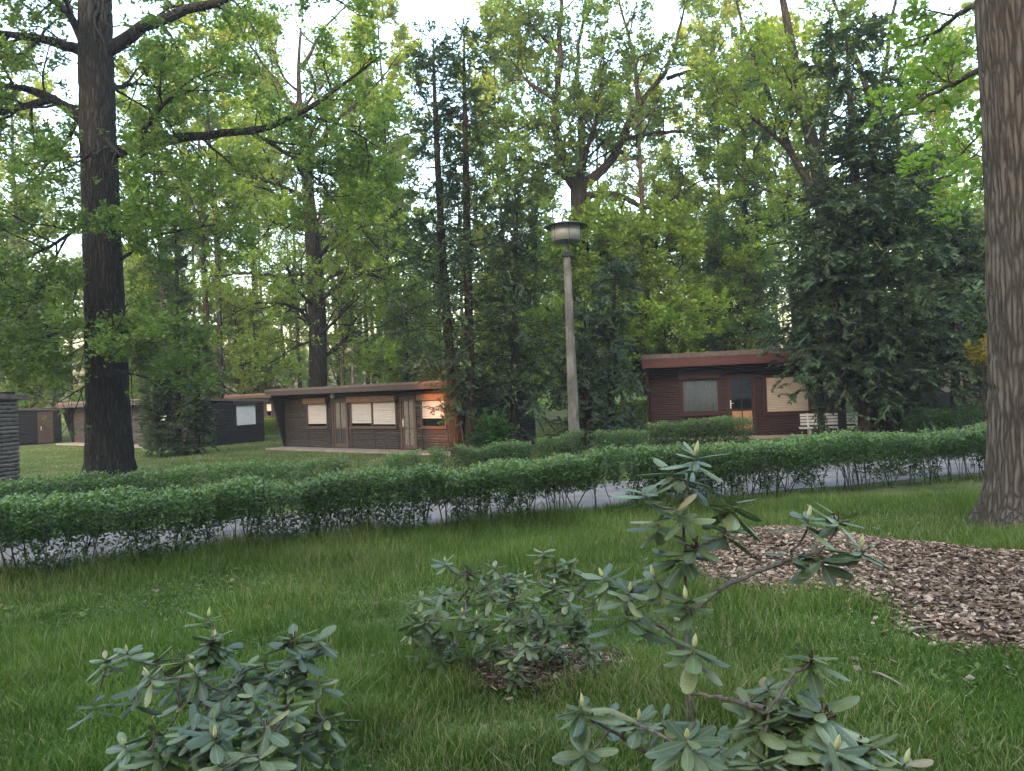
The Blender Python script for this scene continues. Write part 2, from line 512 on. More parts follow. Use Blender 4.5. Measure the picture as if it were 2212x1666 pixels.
def grow(Pts, R, n, t0=0.15, t1=1.0, length=(0.8, 1.4), ang=(35, 70), up=0.15, wig=0.25, K=5, taper=True, flat=0.0, rfac=0.6):
    N = len(Pts)
    t = t0 + (t1 - t0) * (np.arange(n)[None] + rng.random((N, n))) / n
    b, T = along(Pts, t)
    rp = np.take_along_axis(R, np.clip((t * (R.shape[1] - 1)).astype(int), 0, R.shape[1] - 1), 1)
    rnd = rng.normal(size=(N, n, 3))
    rnd[..., 2] *= (1 - flat)
    perp = norm(rnd - (rnd * T).sum(-1, keepdims=True) * T)
    a = np.radians(rng.uniform(ang[0], ang[1], (N, n)))[..., None]
    d = np.cos(a) * T + np.sin(a) * perp
    Ln = rng.uniform(length[0], length[1], (N, n)) * ((1.15 - 0.6 * t) if taper else 1.0)
    out = np.zeros((N, n, K, 3))
    p = b.copy()
    out[:, :, 0] = p
    for k in range(1, K):
        d = norm(d + up * UP + wig * rng.normal(size=d.shape))
        p = p + d * (Ln / (K - 1))[..., None]
        out[:, :, k] = p
    r0 = np.minimum(rp * rfac, Ln * 0.022 + 0.004)
    rr = r0[..., None] * np.linspace(1, 0.35, K)
    return out.reshape(-1, K, 3), rr.reshape(-1, K)

def leaves(acc, base, d, nrm, ln, wd, fold=0.12, rnd=None, mid=0.5):
    """four-cornered folded leaves"""
    d = norm(d)
    s = norm(np.cross(nrm, d))
    nn = np.cross(d, s)
    ln = np.asarray(ln)[:, None]
    wd = np.asarray(wd)[:, None]
    m = base + d * ln * mid
    v = np.stack([base, m - s * wd * 0.5 + nn * wd * fold, base + d * ln, m + s * wd * 0.5 + nn * wd * fold], 1)
    n = len(base)
    q = np.arange(n * 4).reshape(n, 4)
    acc.add(v.reshape(-1, 3), q, qa=rng.random(n) if rnd is None else rnd)

def leaf_on(acc, Pts, m, size=(0.10, 0.16), wf=0.6, tilt=0.55, t0=0.2, spread=0.8, jit=0.03, rise=0.1):
    N = len(Pts)
    t = t0 + (1 - t0) * rng.random((N, m))
    b, T = along(Pts, t)
    d = norm(T * 0.5 + spread * rng.normal(size=b.shape) * np.array([1, 1, 0.5]) + rise * UP)
    b = b + rng.normal(size=b.shape) * jit
    nr = norm(UP + tilt * rng.normal(size=b.shape))
    ln = rng.uniform(size[0], size[1], b.shape[:2]).ravel()
    tw = np.repeat(rng.random(N), m) * 0.45 + rng.random(N * m) * 0.55
    leaves(acc, b.reshape(-1, 3), d.reshape(-1, 3), nr.reshape(-1, 3), ln, ln * wf, rnd=tw)

# ------------------------------------------------------------------ objects: tags
def tag(o, label=None, cat=None, group=None, kind=None):
    if label: o['label'] = label
    if cat: o['category'] = cat
    if group: o['group'] = group
    if kind: o['kind'] = kind
    return o
def thing(name, loc=(0, 0, 0), rz=0.0, label=None, cat=None, group=None):
    o = bpy.data.objects.new(name, None)
    o.empty_display_size = 0.3
    COL.objects.link(o)
    o.location = loc
    o.rotation_euler = (0, 0, rz)
    return tag(o, label, cat, group)
def link_mesh(name, me, parent, loc=(0, 0, 0), rot=(0, 0, 0), scale=(1, 1, 1)):
    o = bpy.data.objects.new(name, me)
    COL.objects.link(o)
    o.parent = parent
    o.location = loc
    o.rotation_euler = rot
    o.scale = scale
    return o
def copy_tree(o, parent=None):
    c = o.copy()
    COL.objects.link(c)
    c.parent = parent
    for ch in list(o.children):
        copy_tree(ch, c)
    return c

# ------------------------------------------------------------------ value noise for layouts
_grid = rng.random((64, 64))
def vnoise(x, y, s=1.0):
    x = np.asarray(x) * s
    y = np.asarray(y) * s
    xi, yi = np.floor(x).astype(int), np.floor(y).astype(int)
    fx, fy = x - xi, y - yi
    fx = fx * fx * (3 - 2 * fx)
    fy = fy * fy * (3 - 2 * fy)
    g = lambda i, j: _grid[i % 64, j % 64]
    return (g(xi, yi) * (1 - fx) + g(xi + 1, yi) * fx) * (1 - fy) + (g(xi, yi + 1) * (1 - fx) + g(xi + 1, yi + 1) * fx) * fy

# ------------------------------------------------------------------ the setting: lawn, path, mulch
near_line = np.array([(-12, 5.4), (-5.6, 8.2), (-2.6, 9.6), (0, 10.55), (4, 12.0), (8.7, 13.4), (14, 14.8), (22, 16.6)])
def near_y(x):
    return np.interp(x, near_line[:, 0], near_line[:, 1])
far_line = np.array([(-16, 8.0), (-8.2, 11.9), (-4.0, 13.8), (1.5, 16.9), (5, 18.2), (11, 19.6), (22, 21.5)])
def far_y(x):
    return np.interp(x, far_line[:, 0], far_line[:, 1])
PATH0, PATH1 = 0.45, 3.35

a = Acc()
gx = np.concatenate([[-170, -100, -60], np.linspace(-40, 40, 81), [60, 100, 170]])
gy = np.concatenate([[-44, -40], np.linspace(-30, 60, 91), [80, 120, 160, 210]])
X, Y = np.meshgrid(gx, gy, indexing='ij')
Z = 0.05 * (vnoise(X, Y, 0.3) - 0.5)
Z = np.where((Y > near_y(X) - 0.6) & (Y < near_y(X) + 4.5), 0.0, Z)
Z = np.where(Y > 18, np.minimum(Z, 0.0), Z)
n0, n1 = X.shape
idx = np.arange(n0 * n1).reshape(n0, n1)
q = np.stack([idx[:-1, :-1], idx[1:, :-1], idx[1:, 1:], idx[:-1, 1:]], -1).reshape(-1, 4)
a.add(np.stack([X, Y, Z], -1), q)
lawn = tag(a.build('lawn', M['lawn'], smooth=True), 'wide shaded lawn running back under the trees', kind='structure')

def strip(name, ys0, ys1, z, mat, x0=-40, x1=40, n=90):
    xs = np.linspace(x0, x1, n)
    b = Acc()
    w = 0.06 * np.sin(xs * 1.7) + 0.05 * np.sin(xs * 4.1)
    v = np.concatenate([np.stack([xs, ys0(xs) + w, np.full(n, z)], 1), np.stack([xs, ys1(xs) - w, np.full(n, z)], 1)])
    i = np.arange(n - 1)
    b.add(v, np.stack([i, i + 1, n + i + 1, n + i], 1))
    return b.build(name, mat)
path = tag(strip('path', lambda x: near_y(x) + PATH0, lambda x: near_y(x) + PATH1, 0.012, M['path']), 'pale grey path between the two hedges', kind='structure')

# mulch bed: outline from the ground seen in the photograph
bed_px = [(1495, 1225), (1560, 1170), (1640, 1148), (1760, 1152), (1950, 1178), (2120, 1195), (2300, 1205), (2450, 1260), (2450, 1400), (2250, 1425), (2050, 1400), (1960, 1360), (1900, 1315), (1780, 1290), (1620, 1292), (1520, 1280)]
bed = np.array([G(u, v)[:2] for u, v in bed_px])
def in_poly(x, y, poly):
    c = np.zeros(np.shape(x), bool)
    j = len(poly) - 1
    for i in range(len(poly)):
        xi, yi = poly[i]
        xj, yj = poly[j]
        c ^= ((yi > y) != (yj > y)) & (x < (xj - xi) * (y - yi) / (yj - yi + 1e-12) + xi)
        j = i
    return c
def poly_dist(x, y, poly):
    d = np.full(np.shape(x), 1e9)
    for i in range(len(poly)):
        p, q2 = poly[i], poly[(i + 1) % len(poly)]
        e = q2 - p
        t = np.clip(((x - p[0]) * e[0] + (y - p[1]) * e[1]) / (e @ e), 0, 1)
        d = np.minimum(d, np.hypot(x - p[0] - t * e[0], y - p[1] - t * e[1]))
    return d
mound_c = G(1640, 1190)[:2]
def bed_h(x, y):
    ins = in_poly(x, y, bed)
    d = np.where(ins, poly_dist(x, y, bed), 0)
    m = 0.13 * np.exp(-((x - mound_c[0]) ** 2 + (y - mound_c[1]) ** 2) / 0.55)
    return np.where(ins, np.minimum(d * 0.4, 0.05) + m * np.minimum(d * 3, 1) + 0.04 * vnoise(x, y, 5.0) * np.minimum(d * 4, 1), -0.06)
mb0, mb1 = bed.min(0) - 0.1, bed.max(0) + 0.1
xs, ys = np.linspace(mb0[0], mb1[0], 90), np.linspace(mb0[1], mb1[1], 70)
X, Y = np.meshgrid(xs, ys, indexing='ij')
Z = bed_h(X, Y)
idx = np.arange(X.size).reshape(X.shape)
q = np.stack([idx[:-1, :-1], idx[1:, :-1], idx[1:, 1:], idx[:-1, 1:]], -1).reshape(-1, 4)
keep = (Z.ravel()[q] > -0.05).any(1)
mulch = Acc().add(np.stack([X, Y, Z], -1), q[keep]).build('mulch_bed', M['soil'], smooth=True)
tag(mulch, 'mounded bed of pale bark mulch in the grass at the right', kind='structure')

def chips(n, sampler, hfun, size, parent, name='bark_chips', mat='chip', thick=0.25, dark=0.0):
    x, y = sampler(n)
    z = hfun(x, y)
    n = len(x)
    base = np.stack([x, y, z + rng.uniform(0.0, 0.02, n)], 1)
    th = rng.uniform(0, 2 * math.pi, n)
    d = np.stack([np.cos(th), np.sin(th), rng.normal(0, 0.25, n)], 1)
    nr = norm(UP + 0.45 * rng.normal(size=(n, 3)))
    ln = rng.uniform(size[0], size[1], n)
    wd = ln * rng.uniform(0.3, 0.75, n)
    d = norm(d)
    s = norm(np.cross(nr, d))
    nn = np.cross(d, s)
    l2, w2 = (ln * 0.5)[:, None], (wd * 0.5)[:, None]
    t2 = (wd * thick * 0.5)[:, None]
    k = rng.uniform(0.6, 1.2, (n, 4, 1))
    top = np.stack([base - d * l2 * k[:, 0] - s * w2 * k[:, 1], base + d * l2 * k[:, 1] - s * w2 * k[:, 2], base + d * l2 * k[:, 2] + s * w2 * k[:, 3], base - d * l2 * k[:, 3] + s * w2 * k[:, 0]], 1) + (nn * t2)[:, None]
    bot = top - (nn * t2 * 2)[:, None]
    v = np.concatenate([top, bot], 1)
    i = (np.arange(n) * 8)[:, None]
    r = rng.random(n) ** (1.2 + dark)
    ac = Acc()
    for f in ((0, 1, 2, 3), (0, 4, 5, 1), (1, 5, 6, 2), (2, 6, 7, 3), (3, 7, 4, 0)):
        ac.add(np.zeros((0, 3)), None)
        ac.q.append((i + np.array(f)))
        ac.qa.append(r)
    ac.v.append(v.reshape(-1, 3))
    ac.n += n * 8
    o = ac.build(name, M[mat], parent)
    return tag(o, kind='stuff')
def bed_sampler(n):
    x = rng.uniform(mb0[0], mb1[0], n * 3)
    y = rng.uniform(mb0[1], mb1[1], n * 3)
    k = in_poly(x, y, bed) | (rng.random(n * 3) < 0.5 * np.exp(-poly_dist(x, y, bed) / 0.09))
    return x[k][:n], y[k][:n]
chips(13000, bed_sampler, lambda x, y: np.maximum(bed_h(x, y), 0.01) + 0.008, (0.016, 0.06), mulch)

chip_me = []
for i in range(6):
    l_, w_ = rng.uniform(0.8, 1.1), rng.uniform(0.3, 0.5)
    v_ = np.array([(-l_ / 2, -w_ / 2 * rng.uniform(.6, 1), 0), (l_ / 2 * rng.uniform(.7, 1), -w_ / 2, 0), (l_ / 2, w_ / 2 * rng.uniform(.5, 1), 0), (-l_ / 2 * rng.uniform(.6, 1), w_ / 2, 0)])
    c_ = Acc().add(np.concatenate([v_ + (0, 0, 0.09), v_]), [(0, 1, 2, 3), (4, 7, 6, 5), (0, 4, 5, 1), (1, 5, 6, 2), (2, 6, 7, 3), (3, 7, 4, 0)], qa=np.full(6, rng.uniform(0.3, 1.0)))
    chip_me.append(c_.mesh('bark_chip', M['chip']))
cx_, cy_ = bed_sampler(260)
cz_ = np.maximum(bed_h(cx_, cy_), 0.01)
for x_, y_, z_ in zip(cx_, cy_, cz_):
    s_ = rng.uniform(0.045, 0.10)
    link_mesh('bark_chip', chip_me[int(rng.integers(0, 6))], mulch, (x_, y_, z_ + 0.02), (rng.normal(0, .22), rng.normal(0, .22), rng.uniform(0, 6.28)), (s_, s_, s_))

ring_c = G(1190, 1452)[:2]
RING = np.array([0.60, 0.42])
def ring_r(x, y):
    return np.hypot((x - ring_c[0]) / RING[0], (y - ring_c[1]) / RING[1]) + 0.35 * (vnoise(x, y, 4) - 0.5)
ra = np.linspace(0, 2 * math.pi, 40, endpoint=False)
b = Acc()
vv = [(ring_c[0], ring_c[1], 0.05)] + [(ring_c[0] + RING[0] * r * math.cos(t), ring_c[1] + RING[1] * r * math.sin(t), z) for r, z in ((0.6, 0.045), (1.05, 0.0)) for t in ra]
b.add(vv, [(1 + i, 1 + (i + 1) % 40, 41 + (i + 1) % 40, 41 + i) for i in range(40)], [(0, 1 + (i + 1) % 40, 1 + i) for i in range(40)])
ring = tag(b.build('mulch_ring', M['soil'], smooth=True), 'dark ring of old mulch under the middle rhododendron', kind='structure')
def ring_sampler(n):
    x = ring_c[0] + rng.uniform(-1.2, 1.2, n * 4) * RING[0]
    y = ring_c[1] + rng.uniform(-1.2, 1.2, n * 4) * RING[1]
    k = ring_r(x, y) < 1.05
    return x[k][:n], y[k][:n]
chips(2600, ring_sampler, lambda x, y: np.full(np.shape(x), 0.045), (0.02, 0.06), ring, dark=3.0)

# ------------------------------------------------------------------ unseen block added behind the camera: shades the garden, its slot passes sun
spot = np.array([-2.3, 23.5, 1.35])
sv = np.array(SUN_V)
k = (-25 - spot[1]) / sv[1]
pc = spot + sv * k
blocker = thing('sun_blocker', (0, 0, 0), 0, 'tall unseen block added behind the viewer to shade the garden, slotted for a sunbeam', 'sun blocker')
b = Acc()
b.box(-70, pc[0] - 1.25, -27, -25, 0, 25)
b.box(pc[0] + 1.25, 70, -27, -25, 0, 25)
b.box(pc[0] - 1.25, pc[0] + 1.25, -26.6, -25.05, 0, pc[2] - 1.2)
b.box(pc[0] - 1.25, pc[0] + 1.25, -26.6, -25.05, pc[2] + 1.3, 25)
b.build('wall', M['plaster'], blocker)
Acc().prism([(-27.6, 25.003), (-24.4, 25.003), (-26, 26.2)], 'x', -70.4, 70.4).build('roof', M['roof_felt'], blocker)

# ------------------------------------------------------------------ cabins
PITCHB = 0.085
def board_mesh(name, mat):
    # half-round board of unit length, face towards -y
    pr = [(0.0, 0.003), (-0.014, 0.010), (-0.023, 0.030), (-0.023, 0.054), (-0.014, 0.074), (0.0, 0.081)]
    b = Acc()
    n = len(pr)
    v = [(x, y, z) for x in (0, 1) for y, z in pr]
    b.add(v, [(i, n + i, n + i + 1, i + 1) for i in range(n - 1)], [(0, i, i + 1) for i in range(1, n - 1)] + [(n, n + i + 1, n + i) for i in range(1, n - 1)])
    return b.mesh(name, mat)
BOARD = {k: board_mesh('board', M[k]) for k in ('siding_brown', 'siding_dark', 'siding_red', 'siding_grey')}

def boards(root, bm, x0, x1, z0, z1, holes, side=None, L=0.0):
    """rows of boards on the facade (side None) or the right end wall; holes are (x0, x1, z0, z1)"""
    rows = int((z1 - z0) / PITCHB)
    for r in range(rows):
        z = z0 + r * PITCHB
        segs = [(x0, x1)]
        for h in holes:
            if h[2] < z + PITCHB * 0.6 and h[3] > z + PITCHB * 0.4:
                ns = []
                for s0, s1 in segs:
                    if h[1] <= s0 or h[0] >= s1:
                        ns.append((s0, s1))
                    else:
                        if h[0] - s0 > 0.03: ns.append((s0, h[0]))
                        if s1 - h[1] > 0.03: ns.append((h[1], s1))
                segs = ns
        for s0, s1 in segs:
            if side == 'end':
                link_mesh('board', BOARD[bm], root, (L, s0, z), (random.uniform(-.01, .01), 0, math.pi / 2), (s1 - s0, 1, 1))
            else:
                link_mesh('board', BOARD[bm], root, (s0, 0, z), (random.uniform(-.02, .02), 0, 0), (s1 - s0, 1, 1))

def shutter_mesh(w, h, mat, pitch=0.058):
    b = Acc()
    n = max(1, int(round(h / pitch)))
    p = h / n
    for i in range(n):
        z = i * p
        pr = [(0.022, z), (-0.006, z + 0.010), (-0.014, z + p * 0.5), (-0.006, z + p - 0.008), (0.022, z + p)]
        v = [(x, y, zz) for x in (0, w) for y, zz in pr]
        b.add(v, [(j, 5 + j, 6 + j, j + 1) for j in range(4)])
    return b

def window(root, x0, x1, z0, z1, frame, shutter=None, drop=1.0, pane='pane', curtain=True, mull=None, box=None, boxh=0.2, sill=True, fw=0.06):
    w = thing('window', (0, 0, 0))
    w.parent = root
    b = Acc()
    y0, y1 = -0.05, 0.075
    b.box(x0, x0 + fw, y0, y1, z0, z1).box(x1 - fw, x1, y0, y1, z0, z1)
    b.box(x0 + fw, x1 - fw, y0, y1, z1 - fw, z1).box(x0 + fw, x1 - fw, y0, y1, z0, z0 + fw)
    cuts = [x0 + fw] + ([mull - fw * 0.6, mull + fw * 0.6] if mull else []) + [x1 - fw]
    if mull:
        b.box(mull - fw * 0.6, mull + fw * 0.6, y0 + 0.002, y1, z0 + fw, z1 - fw)
    b.build('frame', M[frame], w)
    drops = drop if isinstance(drop, (list, tuple)) else [drop] * 2
    for i in range(0, len(cuts), 2):
        a0, a1 = cuts[i], cuts[i + 1]
        zz0, zz1 = z0 + fw, z1 - fw
        Acc().box(a0, a1, 0.02, 0.026, zz0, zz1).build('pane', M[pane], w)
        if curtain:
            n = max(8, int((a1 - a0) / 0.025))
            xs = np.linspace(a0, a1, n)
            yy = 0.052 + 0.020 * np.sin(xs * 40 + np.sin(xs * 9) * 2)
            cb = Acc()
            v = np.concatenate([np.stack([xs, yy, np.full(n, zz0 + 0.02)], 1), np.stack([xs, yy, np.full(n, zz1)], 1)])
            ii = np.arange(n - 1)
            cb.add(v, np.stack([ii, ii + 1, n + ii + 1, n + ii], 1))
            cb.build('curtain', M['curtain'], w, smooth=True)
        if shutter:
            h = (zz1 - zz0) * drops[i // 2]
            s = shutter_mesh(a1 - a0, h, M[shutter]).build('roller_shutter', M[shutter], w, loc=(a0, -0.012, zz1 - h))
    if box:
        Acc().box(x0 - 0.05, x1 + 0.05, -0.17, -0.026, z1 - 0.03, z1 - 0.03 + boxh).build('shutter_box', M[box], w)
    if sill:
        Acc().box(x0 - 0.03, x1 + 0.03, -0.10, -0.052, z0 - 0.03, z0 + 0.012).build('sill', M[frame], w)
    return (x0, x1, z0, z1)

def door(root, x0, x1, z0, z1, frame, upper='frost', lower='net', split=0.42, handle='left', hmat='lamp_metal', plate=0.16):
    w = thing('door', (0, 0, 0))
    w.parent = root
    fw = 0.07
    b = Acc()
    b.box(x0, x0 + fw, -0.045, 0.075, z0, z1).box(x1 - fw, x1, -0.045, 0.075, z0, z1).box(x0 + fw, x1 - fw, -0.045, 0.075, z1 - fw, z1)
    b.build('frame', M[frame], w)
    xa, xb = x0 + fw + 0.006, x1 - fw - 0.006
    st = 0.075
    zs = z0 + (z1 - z0) * split
    b = Acc()
    xm = (xa + xb) / 2
    b.box(xa, xa + st, -0.02, 0.03, z0 + 0.02, z1 - fw - 0.005).box(xb - st, xb, -0.02, 0.03, z0 + 0.02, z1 - fw - 0.005)
    b.box(xa + st, xb - st, -0.019, 0.03, z0 + 0.02, z0 + 0.17).box(xa + st, xb - st, -0.019, 0.03, zs - 0.03, zs + 0.03).box(xa + st, xb - st, -0.019, 0.03, z1 - fw - 0.09, z1 - fw - 0.005)
    b.box(xm - 0.018, xm + 0.018, -0.018, 0.03, z0 + 0.17, zs - 0.03).box(xm - 0.018, xm + 0.018, -0.018, 0.03, zs + 0.03, z1 - fw - 0.09)
    b.build('leaf_frame', M[frame], w)
    for s0, s1 in ((xa + st, xm - 0.018), (xm + 0.018, xb - st)):
        Acc().box(s0, s1, 0.002, 0.012, zs + 0.03, z1 - fw - 0.09).build('pane', M[upper], w)
        Acc().box(s0, s1, 0.002, 0.012, z0 + 0.17, zs - 0.03).build('panel', M[lower], w)
    hx = xa + 0.035 if handle == 'left' else xb - 0.035
    b = Acc().box(hx - 0.018, hx + 0.018, -0.027, -0.0205, zs + 0.06, zs + 0.06 + plate)
    b.box(hx - 0.01, hx + 0.10, -0.06, -0.045, zs + 0.06 + plate * 0.6, zs + 0.075 + plate * 0.6).box(hx - 0.01, hx + 0.006, -0.045, -0.0275, zs + 0.06 + plate * 0.6, zs + 0.075 + plate * 0.6)
    b.build('handle', M[hmat], w)
    return (x0, x1, z0, z1)

def cabin(name, x, y, theta, L, D, H, label, mats, fin=0.6, over=0.7, fasc=0.2, boards_front=True, boards_end=True, slab=True, fins=(0.0,)):
    """root at the front left corner; local x along the facade, local y to the back"""
    root = thing(name, (x, y, 0), -theta, label, 'cabin')
    bm, fr, fc, edge = mats
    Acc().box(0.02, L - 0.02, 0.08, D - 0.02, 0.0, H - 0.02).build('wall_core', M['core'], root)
    drop = 0.2
    # roof: slab falling to the back, with a fascia board along the front
    Acc().prism([(-over, H), (D + 0.2, H - drop), (D + 0.2, H - drop + 0.1), (-over, H + 0.1)], 'x', -0.12, L + 0.12).build('roof', M['roof_felt'], root)
    f = Acc().box(-0.13, L + 0.13, -over - 0.04, -over - 0.003, H - fasc * 0.62, H + 0.06).build('fascia', M[fc], root)
    Acc().box(-0.14, L + 0.14, -over - 0.055, -over + 0.12, H + 0.063, H + 0.063 + fasc * 0.42).build('roof_edge', M[edge], f)
    for sx in fins:
        xx = sx * L
        Acc().prism([(0.079, 0.0), (-0.06, 0.0), (-fin, H - 0.02), (0.079, H - 0.02)], 'x', xx - 0.035, xx + 0.035).build('side_fin', M[fr], root)
    Acc().prism([(0.079, 0.0), (-0.06, 0.0), (-fin, H - 0.02), (0.079, H - 0.02)], 'x', L - 0.035, L + 0.015).build('side_fin', M[fr], root)
    if slab:
        Acc().box(-0.1, L + 0.1, -0.85, 0.05, -0.05, 0.06).build('floor_slab', M['slab'], root)
    if boards_end:
        boards(root, bm, 0.1, D - 0.02, 0.08, H - 0.12, boards_end if isinstance(boards_end, list) else [], 'end', L + 0.016)
    return root

TH = rad(38)
# --- cabin in the centre (brown, sunlit at its right end)
DX, DY = -9.0, 28.8
def fac(u, X0, Y0, th):
    k = (u - CU) / F_PX
    c, s = math.cos(th), math.sin(th)
    return (k * Y0 - X0) / (c + k * s)
def dz(u): return (1000 + u / 2.212) / 1.8445
def LD(zx): return fac(dz(zx), DX, DY, TH)
HD = 2.18
cd = cabin('brown_cabin', DX, DY, TH, 9.6, 3.55, HD, 'long brown log-clad cabin with white roller shutters, sunlit at its right end', ('siding_brown', 'frame_dark', 'fascia_brown', 'fascia_pink'), fasc=0.17)
ZW0, ZW1 = 0.80, 1.74
hs = []
hs.append(window(cd, LD(490), LD(672), ZW0, ZW1, 'frame_brown', 'shutter', 0.90, box='box_wood'))
hs.append(door(cd, LD(712), LD(850), 0.06, 1.86, 'frame_brown', 'frost', 'net', 0.40, 'left'))
hs.append(window(cd, LD(873), LD(1280), ZW0, ZW1, 'frame_brown', 'shutter', [0.88, 0.93], mull=LD(1065), box='box_wood'))
hs.append(door(cd, LD(1312), LD(1452), 0.06, 1.86, 'frame_brown', 'frost', 'frost', 0.40, 'left', 'white_metal', 0.26))
hs.append(window(cd, LD(1492), LD(1715), ZW0, ZW1, 'frame_brown', 'shutter', 0.70, box='box_wood'))
boards(cd, 'siding_brown', 0.05, 9.56, 0.07, HD - 0.08, [(h[0], h[1], h[2] if h[2] > 0.2 else 0, h[3]) for h in hs])
for zx in (500, 688, 882, 1080, 1290, 1500, 1725):
    l = LD(zx)
    Acc().box(l - 0.02, l + 0.02, -0.034, -0.024, 0.07, ZW0 - 0.04).build('batten', M['frame_dark'], cd)
w = Acc().lathe([(0.0, 0.10), (0.06, 0.08), (0.085, 0.02), (0.08, -0.05), (0.04, -0.09), (0.0, -0.10)], (LD(735), -0.10, 1.98), 14).build('wall_lamp', M['shutter_white'], cd, smooth=True)

# --- long cabin at the left behind the oak
CX, CY = -13.7 - 12.4 * math.cos(TH), 31.4 + 12.4 * math.sin(TH)
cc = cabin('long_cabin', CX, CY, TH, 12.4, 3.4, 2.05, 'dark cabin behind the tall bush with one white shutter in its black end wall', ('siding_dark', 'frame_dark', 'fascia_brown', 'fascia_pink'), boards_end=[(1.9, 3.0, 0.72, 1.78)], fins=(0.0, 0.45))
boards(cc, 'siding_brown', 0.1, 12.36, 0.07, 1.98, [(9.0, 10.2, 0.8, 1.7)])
window(cc, 9.0, 10.2, 0.8, 1.7, 'frame_brown', 'shutter_white', 0.6)
ew = thing('window', (12.4 + 0.016, 0, 0), math.pi / 2)
ew.parent = cc
b = Acc()
wx0, wx1, wz0, wz1 = 1.9, 3.0, 0.72, 1.78
b.box(wx0, wx0 + 0.07, -0.05, 0.0, wz0, wz1).box(wx1 - 0.07, wx1, -0.05, 0.0, wz0, wz1).box(wx0 + 0.07, wx1 - 0.07, -0.05, 0.0, wz0, wz0 + 0.07).box(wx0 - 0.05, wx1 + 0.05, -0.13, 0.0, wz1 - 0.06, wz1 + 0.12)
b.build('frame', M['frame_dark'], ew)
shutter_mesh(wx1 - wx0 - 0.14, 0.9, M['shutter_white']).build('roller_shutter', M['shutter_white'], ew, loc=(wx0 + 0.07, -0.03, 0.82))
for yy in (0.95, 1.8):
    Acc().box(12.4 + 0.04, 12.4 + 0.05, yy - 0.03, yy + 0.03, 0.06, 1.88).build('batten', M['frame_dark'], cc)

# --- dark cabin further left, seen by its end wall with a brown door
BX, BY = -27.2, 38.0
cb_ = cabin('far_dark_cabin', BX - 8 * math.cos(TH), BY + 8 * math.sin(TH), TH, 8.0, 3.4, 1.98, 'black-walled cabin between the near log wall and the oak trunk', ('siding_dark', 'frame_dark', 'fascia_dark', 'fascia_dark'), slab=False, boards_end=[(2.2, 2.95, 0.0, 1.75)])
ew = thing('door', (8.0 + 0.016, 0, 0), math.pi / 2)
ew.parent = cb_
Acc().box(2.2, 2.28, -0.045, 0.0, 0.05, 1.75).box(2.87, 2.95, -0.045, 0.0, 0.05, 1.75).box(2.28, 2.87, -0.045, 0.0, 1.67, 1.75).build('frame', M['frame_brown'], ew)
Acc().box(2.285, 2.865, -0.03, -0.002, 0.06, 1.665).build('leaf_panel', M['frame_brown'], ew)
Acc().box(2.34, 2.37, -0.05, -0.0305, 0.75, 0.95).build('handle', M['white_metal'], ew)

# --- cabin cut by the left edge of the picture
AX, AY = P(38, 900, 15.4)[0], 15.4
AX, AY = AX - 3.4 * math.sin(rad(12)), AY - 3.4 * math.cos(rad(12))
ca = cabin('log_wall_cabin', AX - 6.0 * math.cos(rad(12)), AY + 6.0 * math.sin(rad(12)), rad(12), 6.0, 3.4, 2.34, 'grey-brown log-clad cabin cut off by the left picture edge', ('siding_grey', 'siding_grey', 'fascia_dark', 'fascia_dark'), fin=0.03, over=0.12, fasc=0.12, slab=False, boards_end=True)
boards(ca, 'siding_grey', 0.05, 5.98, 0.05, 2.28, [])

# --- small far cabin glimpsed between the two brown ones
gx_ = P(585, 900, 44)[0]
cg = cabin('distant_cabin', gx_ - 5 * math.cos(TH), 44 + 5 * math.sin(TH), TH, 6.5, 3.4, 2.15, 'small distant cabin glimpsed in the gap between two cabins', ('siding_brown', 'frame_dark', 'fascia_brown', 'fascia_pink'), slab=False, boards_end=True)
boards(cg, 'siding_brown', 0.05, 6.45, 0.07, 2.05, [(4.6, 5.2, 0.9, 1.7)])
window(cg, 4.6, 5.2, 0.9, 1.7, 'frame_brown', 'shutter_white', 0.6)

# --- red cabin on the right
THF = rad(14)
FX, FY = 4.78, 25.7
def fz(u): return (2450 + u / 2.107) / 1.8445
def LF(zx): return fac(fz(zx), FX, FY, THF)
def fz5(u): return (3300 + u / 1.3885) / 1.8445
HF = 2.72
FL = 15.0
cf = cabin('red_cabin', FX, FY, THF, FL, 4.0, HF, 'dark red log-clad cabin with a wide red fascia behind the bench', ('siding_red', 'frame_red', 'fascia_red', 'roof_felt'), over=0.75, fasc=0.38, fin=0.55)
def LZ(zx, zy):
    """height on the red facade of a zoomed photo point"""
    u, v = fz(zx), (1300 + zy / 2.107) / 1.8445
    l = LF(zx)
    yy = FY - l * math.sin(THF)
    return P(u, v, yy)[2]
hf = []
hf.append(window(cf, LF(545), LF(882), LZ(700, 745), LZ(700, 432), 'frame_red', None, fw=0.10, box='frame_red', boxh=0.26))
hf.append(door(cf, LF(935), LF(1180), 0.06, LZ(1050, 405), 'frame_red', 'pane', 'door_panel', 0.42, 'left', 'white_metal', 0.28))
hf.append(window(cf, LF(1245), LF(1870), LZ(1430, 738), LZ(1430, 405), 'frame_red', 'shutter_beige', [1.0, 0.48], mull=LF(1628), fw=0.09))
l5a, l5b = fac(fz5(478), FX, FY, THF), fac(fz5(755), FX, FY, THF)
hf.append(window(cf, l5a, l5b, LZ(1430, 738), LZ(1430, 405), 'frame_red', 'shutter_beige', 0.6, fw=0.07))
boards(cf, 'siding_red', 0.05, FL - 0.04, 0.07, HF - 0.08, [(h[0], h[1], h[2] if h[2] > 0.2 else 0, h[3]) for h in hf])
for l in (LF(545), LF(885), LF(1250), LF(1660), l5b + 0.14):
    Acc().box(l - 0.03, l + 0.03, -0.036, -0.024, 0.07, HF - 0.05 if l > l5b else hf[0][2] - 0.05).build('batten', M['frame_red'], cf)
# dark interior behind the clear door panes is the cabin core

